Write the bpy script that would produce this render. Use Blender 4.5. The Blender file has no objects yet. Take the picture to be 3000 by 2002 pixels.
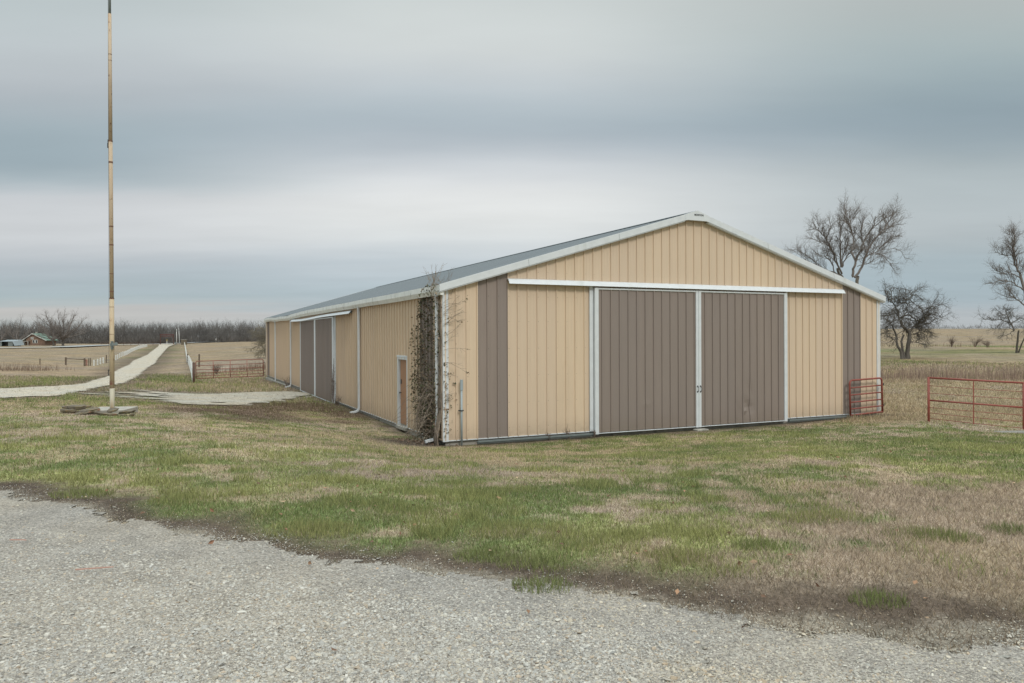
import bpy, math, random
import numpy as np
from mathutils import Vector, Matrix
random.seed(7)
R = np.random.RandomState(11)
SC = bpy.context.scene
COL = SC.collection
rad = math.radians

# ------------------------------------------------------------------ camera, sky, sun, exposure
F = 2171.0            # focal length in pixels of the 3000 px wide photograph
ROLL = -0.0034
ZC = 2.9              # camera height above the barn's ground
cam = bpy.data.cameras.new('camera')
cam.sensor_width = 36.0
cam.lens = 36.0 * F / 3000.0
cam.shift_y = -16.4 / 3000.0
cam.clip_start = 0.1
cam.clip_end = 9000
camo = bpy.data.objects.new('camera', cam)
COL.objects.link(camo)
camo.location = (0, 0, ZC)
camo.rotation_euler = (Matrix.Rotation(rad(90), 3, 'X') @ Matrix.Rotation(ROLL, 3, 'Z')).to_euler()
SC.camera = camo
SC.render.resolution_x = 1024
SC.render.resolution_y = 683
SC.view_settings.view_transform = 'Standard'
SC.view_settings.look = 'None'
SC.view_settings.gamma = 1
SC.view_settings.exposure = 0.0

SUN_EL, SUN_AZ = rad(42), rad(156)      # azimuth measured from +Y towards +X
world = bpy.data.worlds.new('World')
SC.world = world
world.use_nodes = True
nt = world.node_tree
nt.nodes.clear()
def N(tree, typ, **kw):
    n = tree.nodes.new(typ)
    for k, v in kw.items():
        if k.startswith('i_'):
            n.inputs[int(k[2:]) if k[2:].isdigit() else k[2:]].default_value = v
        else:
            setattr(n, k, v)
    return n
def L(tree, a, b):
    tree.links.new(a, b)
def math_node(tree, op, a, b=None, c=None):
    n = tree.nodes.new('ShaderNodeMath'); n.operation = op
    for i, v in enumerate((a, b, c)):
        if v is None: continue
        if isinstance(v, (int, float)): n.inputs[i].default_value = v
        else: tree.links.new(v, n.inputs[i])
    return n.outputs[0]
def s2l(c):
    c = np.array(c, float) / 255.0
    return tuple(np.where(c <= 0.04045, c / 12.92, ((c + 0.055) / 1.055) ** 2.4))
tc = N(nt, 'ShaderNodeTexCoord')
sep = N(nt, 'ShaderNodeSeparateXYZ')
L(nt, tc.outputs['Generated'], sep.inputs[0])
dx, dy, dz = sep.outputs
hor = math_node(nt, 'SQRT', math_node(nt, 'ADD', math_node(nt, 'MULTIPLY', dx, dx), math_node(nt, 'MULTIPLY', dy, dy)))
hor = math_node(nt, 'MAXIMUM', hor, 0.02)
# straight streets of cloud running parallel to the x axis: their height in the view depends on z / |y|
den = math_node(nt, 'SQRT', math_node(nt, 'ADD', math_node(nt, 'MULTIPLY', dy, dy), math_node(nt, 'MULTIPLY', math_node(nt, 'MULTIPLY', dx, dx), 0.05)))
tan_el = math_node(nt, 'DIVIDE', dz, math_node(nt, 'MAXIMUM', den, 0.02))
sinaz = math_node(nt, 'DIVIDE', dx, hor)
dzc = math_node(nt, 'ADD', math_node(nt, 'MAXIMUM', dz, 0.0), 0.07)
cmb = N(nt, 'ShaderNodeCombineXYZ')       # position on the cloud layer
L(nt, math_node(nt, 'MULTIPLY', math_node(nt, 'DIVIDE', dx, dzc), 0.45), cmb.inputs[0])
L(nt, math_node(nt, 'DIVIDE', dy, dzc), cmb.inputs[1])
nz = N(nt, 'ShaderNodeTexNoise', i_Scale=0.55, i_Detail=5.0, i_Roughness=0.5)
L(nt, cmb.outputs[0], nz.inputs['Vector'])
nz2 = N(nt, 'ShaderNodeTexNoise', i_Scale=1.9, i_Detail=6.0, i_Roughness=0.55)
L(nt, cmb.outputs[0], nz2.inputs['Vector'])
warp = math_node(nt, 'MULTIPLY', math_node(nt, 'SUBTRACT', nz.outputs['Fac'], 0.5), 0.13)
amp = N(nt, 'ShaderNodeMapRange', i_1=0.0, i_2=0.3, i_3=0.25, i_4=1.0)
L(nt, tan_el, amp.inputs[0])
tt = math_node(nt, 'ADD', tan_el, math_node(nt, 'MULTIPLY', warp, amp.outputs[0]))
def sky_ramp(stops):
    r = N(nt, 'ShaderNodeValToRGB')
    r.color_ramp.interpolation = 'B_SPLINE'
    el = r.color_ramp.elements
    stops = sorted(((985 - 1.2766 * y) / F, c) for y, c in stops)
    while len(el) < len(stops): el.new(0.5)
    for e_, (p, c) in zip(el, stops):
        e_.position = max(0, min(1, p * 2)); e_.color = (*s2l(c), 1)
    L(nt, math_node(nt, 'MULTIPLY', tt, 2.0), r.inputs[0])
    return r.outputs[0]
left = sky_ramp([(0, (188, 199, 200)), (120, (198, 206, 209)), (210, (183, 189, 194)), (300, (165, 181, 188)), (385, (155, 171, 179)), (425, (171, 185, 191)),
                 (465, (206, 209, 212)), (540, (212, 215, 217)), (610, (179, 187, 194)), (670, (169, 185, 191)), (700, (179, 191, 194)), (716, (200, 195, 192)), (745, (181, 189, 189))])
mid = sky_ramp([(0, (206, 213, 212)), (110, (216, 221, 220)), (180, (200, 207, 211)), (250, (179, 192, 199)), (305, (176, 187, 195)), (370, (210, 215, 219)),
                (470, (236, 237, 235)), (550, (222, 226, 226)), (610, (194, 204, 211)), (670, (175, 191, 198)), (705, (182, 192, 198)), (722, (196, 197, 198)), (745, (186, 192, 193))])
right = sky_ramp([(0, (183, 190, 189)), (100, (175, 189, 190)), (220, (149, 166, 174)), (320, (149, 165, 174)), (400, (176, 187, 190)),
                  (500, (190, 199, 202)), (560, (179, 187, 190)), (620, (169, 185, 192)), (690, (167, 183, 191)), (720, (180, 188, 193)), (745, (184, 190, 193))])
def mixc(tree, fac, a, b, blend='MIX'):
    m = tree.nodes.new('ShaderNodeMix'); m.data_type = 'RGBA'; m.blend_type = blend
    if isinstance(fac, (int, float)): m.inputs[0].default_value = fac
    else: tree.links.new(fac, m.inputs[0])
    for idx, v in ((6, a), (7, b)):
        if isinstance(v, tuple): m.inputs[idx].default_value = (*v[:3], 1)
        else: tree.links.new(v, m.inputs[idx])
    return m.outputs[2]
m1 = N(nt, 'ShaderNodeMapRange', interpolation_type='SMOOTHSTEP', i_1=-0.55, i_2=-0.12, i_3=0.0, i_4=1.0); L(nt, sinaz, m1.inputs[0])
m2 = N(nt, 'ShaderNodeMapRange', interpolation_type='SMOOTHSTEP', i_1=0.0, i_2=0.55, i_3=0.0, i_4=1.0); L(nt, sinaz, m2.inputs[0])
cloud = mixc(nt, m2.outputs[0], mixc(nt, m1.outputs[0], left, mid), right)
streak = N(nt, 'ShaderNodeMapRange', i_1=0.3, i_2=0.7, i_3=0.965, i_4=1.035); L(nt, nz2.outputs['Fac'], streak.inputs[0])
cloud = mixc(nt, 1.0, cloud, streak.outputs[0], 'MULTIPLY')
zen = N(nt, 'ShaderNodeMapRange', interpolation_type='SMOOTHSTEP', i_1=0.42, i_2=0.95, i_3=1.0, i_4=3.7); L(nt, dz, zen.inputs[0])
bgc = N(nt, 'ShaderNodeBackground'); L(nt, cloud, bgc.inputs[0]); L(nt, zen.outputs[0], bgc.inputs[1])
skyt = N(nt, 'ShaderNodeTexSky', sky_type='NISHITA', sun_disc=False, sun_elevation=SUN_EL, sun_rotation=SUN_AZ)
bgs = N(nt, 'ShaderNodeBackground', i_Strength=0.06); L(nt, skyt.outputs[0], bgs.inputs[0])
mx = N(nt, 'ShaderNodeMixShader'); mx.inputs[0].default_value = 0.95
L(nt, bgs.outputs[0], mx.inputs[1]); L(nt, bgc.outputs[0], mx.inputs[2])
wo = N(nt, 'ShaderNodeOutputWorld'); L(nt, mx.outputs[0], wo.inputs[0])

sun = bpy.data.lights.new('sun', 'SUN')
sun.energy = 1.5
sun.angle = rad(12)
sun.color = (1.0, 0.96, 0.9)
suno = bpy.data.objects.new('sun', sun)
COL.objects.link(suno)
sdir = Vector((math.sin(SUN_AZ) * math.cos(SUN_EL), math.cos(SUN_AZ) * math.cos(SUN_EL), math.sin(SUN_EL)))
suno.rotation_euler = sdir.to_track_quat('Z', 'Y').to_euler()
suno.location = (0, -20, 40)

# ------------------------------------------------------------------ helpers
def tag(o, label=None, cat=None, group=None, kind=None):
    if label: o['label'] = label
    if cat: o['category'] = cat
    if group: o['group'] = group
    if kind: o['kind'] = kind
    return o
def empty(name, loc, rz=0, **kw):
    o = bpy.data.objects.new(name, None); COL.objects.link(o)
    o.empty_display_size = 0.3
    o.location = loc; o.rotation_euler = (0, 0, rz)
    return tag(o, **kw)
def link(name, me, mats, parent=None):
    for m in (mats if isinstance(mats, (list, tuple)) else [mats]): me.materials.append(m)
    o = bpy.data.objects.new(name, me); COL.objects.link(o)
    if parent: o.parent = parent
    return o
class MB:
    def __init__(s): s.v = []; s.f = []; s.m = []
    def add(s, vs, fs, mi=0):
        b = len(s.v); s.v += [tuple(map(float, p)) for p in vs]
        s.f += [tuple(b + i for i in q) for q in fs]; s.m += [mi] * len(fs); return s
    def box(s, x0, x1, y0, y1, z0, z1, mi=0, ch=0.0):
        if ch > 0 and min(x1 - x0, y1 - y0, z1 - z0) > 2.2 * ch:
            a = [(x0, x1), (y0, y1), (z0, z1)]; pts = []; 
            import itertools
            idx = {}
            for sx, sy, sz in itertools.product((0, 1), repeat=3):
                for ax in range(3):
                    p = [0, 0, 0]
                    for k, sg in enumerate((sx, sy, sz)):
                        e_ = a[k][sg]
                        if k != ax: e_ += ch if sg == 0 else -ch
                        p[k] = e_
                    idx[(sx, sy, sz, ax)] = len(pts); pts.append(p)
            fs = []
            for ax in range(3):
                o1, o2 = [k for k in range(3) if k != ax]
                for sg in (0, 1):
                    q = []
                    for c1, c2 in ((0, 0), (1, 0), (1, 1), (0, 1)):
                        t = [0, 0, 0]; t[ax] = sg; t[o1] = c1; t[o2] = c2
                        q.append(idx[(*t, ax)])
                    fs.append(q if (sg == 1) ^ (ax == 1) else q[::-1])
            for ax in range(3):            # bevel strips along edges parallel to ax
                o1, o2 = [k for k in range(3) if k != ax]
                for c1 in (0, 1):
                    for c2 in (0, 1):
                        t0 = [0, 0, 0]; t0[o1] = c1; t0[o2] = c2; t1 = list(t0); t1[ax] = 1
                        fs.append([idx[(*t0, o1)], idx[(*t1, o1)], idx[(*t1, o2)], idx[(*t0, o2)]])
            for sx, sy, sz in itertools.product((0, 1), repeat=3):
                fs.append([idx[(sx, sy, sz, k)] for k in range(3)])
            return s.add(pts, fs, mi)
        vs = [(x0, y0, z0), (x1, y0, z0), (x1, y1, z0), (x0, y1, z0), (x0, y0, z1), (x1, y0, z1), (x1, y1, z1), (x0, y1, z1)]
        return s.add(vs, [(0, 3, 2, 1), (4, 5, 6, 7), (0, 1, 5, 4), (1, 2, 6, 5), (2, 3, 7, 6), (3, 0, 4, 7)], mi)
    def tube(s, pts, rr, n=8, mi=0, cap=True):
        P = [Vector(p) for p in pts]
        if not hasattr(rr, '__len__'): rr = [rr] * len(P)
        rings = []; up = None
        for i, p in enumerate(P):
            t = (P[min(i + 1, len(P) - 1)] - P[max(i - 1, 0)]).normalized()
            if up is None:
                up = Vector((0, 0, 1)) if abs(t.z) < 0.9 else Vector((1, 0, 0))
            a = t.cross(up).normalized(); b = a.cross(t).normalized(); up = b
            rings.append([p + (a * math.cos(2 * math.pi * k / n) + b * math.sin(2 * math.pi * k / n)) * rr[i] for k in range(n)])
        vs = [v for r in rings for v in r]; fs = []
        for i in range(len(P) - 1):
            for k in range(n):
                fs.append((i * n + k, i * n + (k + 1) % n, (i + 1) * n + (k + 1) % n, (i + 1) * n + k))
        if cap:
            fs.append(tuple(range(n))[::-1]); fs.append(tuple((len(P) - 1) * n + k for k in range(n)))
        return s.add(vs, fs, mi)
    def sweep(s, prof, path, frame, mi=0, cap=True):
        """prof: list of (a,b); path: list of 3-D points; frame: (A,B) vectors"""
        A, B = frame; n = len(prof); vs = []; fs = []
        for p in path:
            for a, b in prof: vs.append(tuple(p[k] + A[k] * a + B[k] * b for k in range(3)))
        for i in range(len(path) - 1):
            for k in range(n):
                fs.append((i * n + k, i * n + (k + 1) % n, (i + 1) * n + (k + 1) % n, (i + 1) * n + k))
        if cap:
            fs.append(tuple(range(n))[::-1]); fs.append(tuple((len(path) - 1) * n + k for k in range(n)))
        return s.add(vs, fs, mi)
    def build(s, name, mats, parent=None, smooth=False):
        me = bpy.data.meshes.new(name)
        me.from_pydata(s.v, [], s.f); me.update()
        me.polygons.foreach_set('material_index', s.m)
        if smooth: me.polygons.foreach_set('use_smooth', [True] * len(me.polygons))
        import bmesh
        bm = bmesh.new(); bm.from_mesh(me); bmesh.ops.recalc_face_normals(bm, faces=bm.faces); bm.to_mesh(me); bm.free()
        return link(name, me, mats, parent)
def np_mesh(name, V, Fc, mats, parent=None, col=None, smooth=False, midx=None):
    """V (n,3), Fc (m,k) all faces with k corners"""
    me = bpy.data.meshes.new(name)
    V = np.ascontiguousarray(V, np.float32); Fc = np.ascontiguousarray(Fc, np.int32)
    me.vertices.add(len(V)); me.vertices.foreach_set('co', V.ravel())
    k = Fc.shape[1]
    me.loops.add(Fc.size); me.loops.foreach_set('vertex_index', Fc.ravel())
    me.polygons.add(len(Fc))
    me.polygons.foreach_set('loop_start', np.arange(0, Fc.size, k, dtype=np.int32))
    me.polygons.foreach_set('use_smooth', np.full(len(Fc), smooth))
    if midx is not None: me.polygons.foreach_set('material_index', midx.astype(np.int32))
    me.update(calc_edges=True)
    if col is not None:
        at = me.color_attributes.new('Col', 'FLOAT_COLOR', 'POINT')
        c = np.ones((len(V), 4), np.float32); c[:, :3] = col
        at.data.foreach_set('color', c.ravel())
    return link(name, me, mats, parent)
def at(px, Y): return (px - 1500) / F * Y
def hy(px): return 984.6 + ROLL * (px - 1500)
def zat(px, py, Y): return ZC + (hy(px) - py) / F * Y

# smooth value noise in the ground plane
_tabs = {}
def vn(x, y, sc, seed=0):
    if seed not in _tabs: _tabs[seed] = np.random.RandomState(1000 + seed).rand(256, 256)
    T = _tabs[seed]; x = np.asarray(x, float) / sc + 37.3 * seed; y = np.asarray(y, float) / sc + 11.7 * seed
    xi = np.floor(x).astype(int); yi = np.floor(y).astype(int); fx = x - xi; fy = y - yi
    fx = fx * fx * (3 - 2 * fx); fy = fy * fy * (3 - 2 * fy)
    a = T[xi % 256, yi % 256]; b = T[(xi + 1) % 256, yi % 256]; c = T[xi % 256, (yi + 1) % 256]; d_ = T[(xi + 1) % 256, (yi + 1) % 256]
    return (a * (1 - fx) + b * fx) * (1 - fy) + (c * (1 - fx) + d_ * fx) * fy
def fbm(x, y, sc, seed=0, o=4):
    t = 0; w = 1; s_ = 0
    for k in range(o):
        t = t + w * vn(x, y, sc / 2 ** k, seed + k); s_ += w; w *= 0.55
    return t / s_
def sst(a, b, x):
    t = np.clip((x - a) / (b - a), 0, 1); return t * t * (3 - 2 * t)

# ------------------------------------------------------------------ materials
def mat(name, col=(0.5, 0.5, 0.5), rough=0.6, metal=0.0, noise=None, attr=False, bump=None, stain=None, spec=None, panel=None, splash=None):
    """noise=(scale,amount[,stretch xyz]); bump=(scale,strength,distance); stain=(scale,lo,hi,colour,stretch)"""
    m = bpy.data.materials.new(name); m.use_nodes = True; t = m.node_tree
    b = t.nodes['Principled BSDF']; b.inputs['Roughness'].default_value = rough; b.inputs['Metallic'].default_value = metal
    if spec is not None: b.inputs['Specular IOR Level'].default_value = spec
    tcn = N(t, 'ShaderNodeTexCoord'); co = tcn.outputs['Object']
    if attr:
        a = N(t, 'ShaderNodeAttribute', attribute_name='Col'); c = a.outputs['Color']
    else:
        rgb = N(t, 'ShaderNodeRGB'); rgb.outputs[0].default_value = (*col, 1); c = rgb.outputs[0]
    def ntex(scale, stretch, det=4.0):
        mp = N(t, 'ShaderNodeMapping'); L(t, co, mp.inputs[0]); mp.inputs['Scale'].default_value = stretch
        n_ = N(t, 'ShaderNodeTexNoise', i_Scale=scale, i_Detail=det, i_Roughness=0.6); L(t, mp.outputs[0], n_.inputs['Vector']); return n_.outputs['Fac']
    if noise:
        for nn in (noise if isinstance(noise, list) else [noise]):
            st = nn[2] if len(nn) > 2 else (1, 1, 1)
            mr = N(t, 'ShaderNodeMapRange', i_1=0.25, i_2=0.75, i_3=1 - nn[1], i_4=1 + nn[1]); L(t, ntex(nn[0], st), mr.inputs[0])
            c = mixc(t, 1.0, c, mr.outputs[0], 'MULTIPLY')
    if stain:
        for sn in (stain if isinstance(stain, list) else [stain]):
            mr = N(t, 'ShaderNodeMapRange', i_1=sn[1], i_2=sn[2], i_3=0.0, i_4=sn[5] if len(sn) > 5 else 1.0); L(t, ntex(sn[0], sn[4]), mr.inputs[0])
            c = mixc(t, mr.outputs[0], c, sn[3])
    if panel:          # sheets of steel, each with its own slight tone
        sp_ = N(t, 'ShaderNodeSeparateXYZ'); L(t, co, sp_.inputs[0])
        k_ = math_node(t, 'ADD', math_node(t, 'FLOOR', math_node(t, 'DIVIDE', math_node(t, 'ADD', sp_.outputs[0], .27), .923)), math_node(t, 'MULTIPLY', math_node(t, 'FLOOR', math_node(t, 'DIVIDE', math_node(t, 'ADD', sp_.outputs[1], .27), .923)), 7.3))
        wn = N(t, 'ShaderNodeTexWhiteNoise', noise_dimensions='1D'); L(t, k_, wn.inputs['W'])
        c = mixc(t, math_node(t, 'MULTIPLY', wn.outputs['Value'], panel[0]), c, panel[1])
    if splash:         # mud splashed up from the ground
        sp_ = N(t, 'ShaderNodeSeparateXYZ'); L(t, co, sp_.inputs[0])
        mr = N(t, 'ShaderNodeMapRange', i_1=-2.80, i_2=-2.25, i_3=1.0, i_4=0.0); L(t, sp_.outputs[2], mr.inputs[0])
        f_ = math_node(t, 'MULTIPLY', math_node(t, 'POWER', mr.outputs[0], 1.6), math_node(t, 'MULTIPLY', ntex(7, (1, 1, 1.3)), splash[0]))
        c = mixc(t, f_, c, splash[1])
    L(t, c, b.inputs['Base Color'])
    if bump:
        bn = N(t, 'ShaderNodeBump', i_Strength=bump[1], i_Distance=bump[2]); L(t, ntex(bump[0], (1, 1, 1)), bn.inputs['Height'])
        L(t, bn.outputs[0], b.inputs['Normal'])
    return m
M = {}
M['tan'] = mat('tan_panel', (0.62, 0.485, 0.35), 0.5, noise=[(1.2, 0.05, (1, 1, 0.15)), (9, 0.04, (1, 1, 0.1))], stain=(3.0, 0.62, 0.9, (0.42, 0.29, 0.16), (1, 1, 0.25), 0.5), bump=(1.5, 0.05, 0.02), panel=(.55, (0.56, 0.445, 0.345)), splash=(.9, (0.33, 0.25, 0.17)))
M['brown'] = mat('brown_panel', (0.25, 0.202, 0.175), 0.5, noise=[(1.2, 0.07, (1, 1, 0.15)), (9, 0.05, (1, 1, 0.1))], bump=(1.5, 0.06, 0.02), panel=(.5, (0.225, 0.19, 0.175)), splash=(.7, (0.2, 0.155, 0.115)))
M['white'] = mat('white_trim', (0.61, 0.635, 0.655), 0.45, noise=[(5, 0.06), (40, 0.03)], stain=(2.0, 0.6, 0.8, (0.42, 0.43, 0.38), (1, 1, 0.3), 0.5))
M['gutter'] = mat('gutter_white', (0.72, 0.73, 0.71), 0.5, noise=[(3, 0.1)], stain=[(2.5, 0.55, 0.75, (0.33, 0.33, 0.29), (1, 1.4, 1), 0.6), (9, 0.6, 0.7, (0.2, 0.2, 0.17), (1, 1, 0.3), 0.6)])
M['roof'] = mat('roof_steel', (0.125, 0.148, 0.163), 0.55, 0.1, noise=[(0.7, 0.1, (0.2, 1, 0.2)), (6, 0.05)])
M['conc'] = mat('concrete', (0.36, 0.34, 0.30), 0.9, noise=[(6, 0.2), (40, 0.12)], stain=(4, 0.5, 0.7, (0.16, 0.15, 0.13), (1, 1, 1), 0.7), bump=(40, 0.3, 0.01))
M['galv'] = mat('grey_metal', (0.19, 0.22, 0.22), 0.5, 0.2, noise=(8, 0.12))
M['pipe'] = mat('grey_pvc', (0.31, 0.37, 0.40), 0.5, noise=(8, 0.08))
M['dark'] = mat('dark_metal_and_shade', (0.045, 0.045, 0.045), 0.5, noise=(20, 0.2))
M['red'] = mat('red_gate_paint', (0.245, 0.06, 0.043), 0.55, noise=[(6, 0.15)], stain=(9, 0.58, 0.72, (0.16, 0.05, 0.03), (1, 1, 1), 0.8))
M['faded_red'] = mat('rusty_red_tube', (0.235, 0.085, 0.06), 0.65, noise=[(8, .25)])
M['rust'] = mat('rusty_post', (0.085, 0.042, 0.03), 0.75, noise=[(12, 0.25)])
M['wood'] = mat('weathered_post', (0.12, 0.09, 0.065), 0.9, noise=[(9, 0.3, (1, 1, 0.2))])
M['door'] = mat('wood_door', (0.35, 0.18, 0.095), 0.55, noise=[(3, 0.12, (1, 1, 0.2)), (25, 0.06, (1, 1, 0.1))])
M['pole'] = mat('flaking_cream_paint', (0.47, 0.43, 0.33), 0.6, noise=[(14, 0.12, (1, 1, 0.2))], stain=[(3.5, 0.5, 0.68, (0.40, 0.24, 0.12), (1, 1, 0.25), 0.75), (11, 0.62, 0.7, (0.17, 0.07, 0.035), (1, 1, 0.6), 0.9)])
M['polerust'] = mat('tan_rusty_paint', (0.47, 0.365, 0.255), 0.65, noise=[(10, 0.15, (1, 1, 0.15))], stain=[(5, 0.52, 0.7, (0.36, 0.22, 0.12), (1, 1, 0.15), 0.8), (14, 0.62, 0.7, (0.13, 0.06, 0.035), (1, 1, 0.5), 0.85)])
M['rustband'] = mat('rust_band', (0.17, 0.085, 0.055), 0.8, noise=[(30, 0.3)])
M['stone'] = mat('flat_fieldstone', (0.13, 0.108, 0.08), 0.9, noise=[(9, 0.35), (40, 0.2)], stain=[(5, 0.5, 0.62, (0.19, 0.16, 0.06), (1, 1, 1), 0.4), (6, 0.6, 0.7, (0.26, 0.12, 0.07), (1, 1, 1), 0.7)], bump=(18, 0.5, 0.02))
M['bark'] = mat('bark', (0.15, 0.132, 0.11), 0.95, noise=[(6, 0.3, (1, 1, 0.3))])
M['barkd'] = mat('dark_bark', (0.105, 0.092, 0.078), 0.95, noise=[(6, 0.35, (1, 1, 0.3))])
M['twig'] = mat('twig_bark', (0.19, 0.165, 0.15), 0.95)
M['col'] = mat('vertex_coloured', attr=True, rough=0.85, spec=0.2)
M['brick'] = mat('brick', (0.20, 0.13, 0.095), 0.9, noise=[(3, 0.3), (0.8, 0.2)])
M['green_roof'] = mat('green_roof', (0.10, 0.17, 0.13), 0.6, noise=[(1.5, 0.12)])
M['glass'] = mat('window_glass', (0.03, 0.035, 0.04), 0.1)
M['paint'] = mat('house_white', (0.6, 0.6, 0.57), 0.6, noise=[(3, 0.08)])
M['asphalt'] = mat('old_asphalt', (0.30, 0.31, 0.31), 0.9, noise=[(0.5, 0.1)])
M['slab'] = mat('dirty_concrete', (0.2, 0.19, 0.165), .95, noise=[(6, .3)])
M['polemid'] = mat('tan_flaking_paint', (0.50, 0.40, 0.27), .6, noise=[(14, .12, (1, 1, .2))], stain=[(4, 0.5, 0.68, (0.40, 0.25, 0.13), (1, 1, 0.25), 0.7), (11, 0.62, 0.7, (0.17, 0.07, 0.035), (1, 1, 0.6), 0.8)])
M['yellow'] = mat('yellow_paint', (0.5, 0.40, 0.12), 0.6)

# ------------------------------------------------------------------ terrain
TH = rad(25.03)
D2 = np.array([math.cos(TH), math.sin(TH)]); E2 = np.array([-math.sin(TH), math.cos(TH)]); C2 = np.array([-1.83, 19.8])
BL, BW = 38.5, 16.70
def uv(u, v): p = C2 + u * D2 + v * E2; return float(p[0]), float(p[1])
ctrl = []
def cp(px, py, Y): ctrl.append((at(px, Y), Y, zat(px, py, Y)))
def cw(x, y, z): ctrl.append((x, y, z))
for x in (-9, -3, 3, 9): cw(x, 2.5, ZC - 1.64)
for x in (-25, 0, 25): cw(x, -6, ZC - 1.62); cw(x * 1.6, -40, ZC - 1.7)
cw(-14, 4, ZC - 1.66); cw(16, 5, ZC - 1.75); cw(40, 10, ZC - 2.3); cw(-40, 10, ZC - 1.8)
for t in [(0, 1445, 7.9), (1500, 1500, 7.2), (2900, 1500, 7.2), (0, 1300, 12.2), (2700, 1330, 12.4), (2950, 1290, 16.8), (2000, 1350, 12.3), (1299, 1345, 13.2),
          (900, 1305, 13.2), (328, 1209, 20), (0, 1208, 19.5), (328, 1222, 18.6), (640, 1212, 21.5), (1000, 1262, 21.5),
          (328, 1163, 30.9), (335, 1121, 45), (385, 1102, 60), (440, 1083, 85), (470, 1068, 112), (300, 1110, 60), (200, 1122, 47), (470, 1098, 68), (480, 1118, 50), (0, 1150, 31), (600, 1172, 32.0), (0, 1060, 105), (275, 1073, 114), (339, 1057, 136), (410, 1021, 237), (540, 1010, 300),
          (568, 1125, 53), (480, 1056, 140), (545, 1063, 130), (700, 1049, 110), (785, 1046, 105), (0, 1105, 58), (300, 1112, 52),
          (0, 1008, 330), (700, 1003, 330), (400, 1009, 330), (760, 1020, 210),
          (2720, 1234.5, 23.3), (3000, 1257, 22.1), (2700, 1113, 45), (3000, 1118, 44), (2652, 1052, 70), (2979, 1035, 82), (2700, 1005, 145), (2990, 1008, 145),
          (2650, 985, 260), (2990, 985, 260), (2620, 964, 450), (2868, 963.5, 450), (3100, 963.0, 450), (2200, 975, 450)]: cp(*t)
for v, z in ((0, -2.90), (10, -2.91), (20, -2.95), (27, -3.0), (38.5, -3.15)): cw(*uv(-0.3, v), ZC + z)
for u, z in ((4, -2.96), (8.3, -2.98), (12.5, -2.97), (16.9, -2.94)): cw(*uv(u, -0.3), ZC + z)
for u, v, z in ((8, 20, -2.95), (17, 20, -2.85), (17, 38, -2.85), (8, 39, -3.0), (8, 60, -2.9)): cw(*uv(u, v), ZC + z)
for x, y, z in ((-250, 330, -3.0), (-300, 120, -4.0), (-200, 20, -2.2), (200, 60, -2.0), (350, 200, 0), (-100, 600, -2.8), (-500, 600, -3), (50, 700, -1.5), (350, 700, 3.0),
                (700, 600, 3.2), (900, 0, 0), (-900, 0, -2), (0, -500, -2), (0, 1600, -2.5), (1500, 1500, -1), (-1500, 1500, -3), (600, -300, -1), (-600, -300, -2)): cw(x, y, ZC + z)
ctrl = np.array(ctrl)
def _k(r2): return np.where(r2 > 0, 0.5 * r2 * np.log(r2 + 1e-12), 0)
def warpxy(x, y):      # compress distance so that near and far points weigh alike
    r = np.sqrt(x * x + y * y) + 1e-9; s_ = np.log1p(r / 12.0) / r * 12.0; return x * s_, y * s_
_cx, _cy = warpxy(ctrl[:, 0], ctrl[:, 1]); NCT = len(ctrl)
_A = np.zeros((NCT + 3, NCT + 3))
_A[:NCT, :NCT] = _k((_cx[:, None] - _cx[None]) ** 2 + (_cy[:, None] - _cy[None]) ** 2) + np.eye(NCT) * 0.12
_A[:NCT, NCT] = 1; _A[:NCT, NCT + 1] = _cx; _A[:NCT, NCT + 2] = _cy; _A[NCT:, :NCT] = _A[:NCT, NCT:].T
_w = np.linalg.solve(_A, np.r_[ctrl[:, 2], 0, 0, 0])
def gz(x, y, rough=True):
    x = np.asarray(x, float); y = np.asarray(y, float); sh = x.shape
    xf, yf = x.ravel(), y.ravel(); X, Y = warpxy(xf, yf); out = np.zeros(len(X))
    for i in range(0, len(X), 60000):
        a = X[i:i + 60000, None]; b = Y[i:i + 60000, None]
        out[i:i + 60000] = _k((a - _cx) ** 2 + (b - _cy) ** 2) @ _w[:NCT] + _w[NCT] + _w[NCT + 1] * a[:, 0] + _w[NCT + 2] * b[:, 0]
    r = np.sqrt(xf * xf + yf * yf); far = sst(1500, 3000, r); out = out * (1 - far) + (ZC - 2.5) * far
    if rough:
        amp_ = np.clip(r / 60, 0, 1) * 0.05 + 0.015
        out = out + (fbm(xf, yf, 2.2, 40, 3) - 0.5) * amp_ * 2 * sst(3, 10, r)
    return out.reshape(sh)
def gzm(x, y):
    """height of the ground sheet itself (bilinear between its vertices)"""
    x = np.asarray(x, float); y = np.asarray(y, float)
    i = np.clip(np.searchsorted(gx, x) - 1, 0, len(gx) - 2); j = np.clip(np.searchsorted(gy, y) - 1, 0, len(gy) - 2)
    fx = (x - gx[i]) / (gx[i + 1] - gx[i]); fy = (y - gy[j]) / (gy[j + 1] - gy[j])
    return (GZ[j, i] * (1 - fx) + GZ[j, i + 1] * fx) * (1 - fy) + (GZ[j + 1, i] * (1 - fx) + GZ[j + 1, i + 1] * fx) * fy
def unproj(px, py):
    """point on the ground seen at a pixel of the photograph (first hit)"""
    Y = 3.0 * 1.006 ** np.arange(0, 850); X = at(px, Y); zr = zat(px, py, Y); g = gz(X, Y)
    k = np.argmax(zr <= g) if (zr <= g).any() else len(Y) - 1
    return float(X[k]), float(Y[k])

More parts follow.
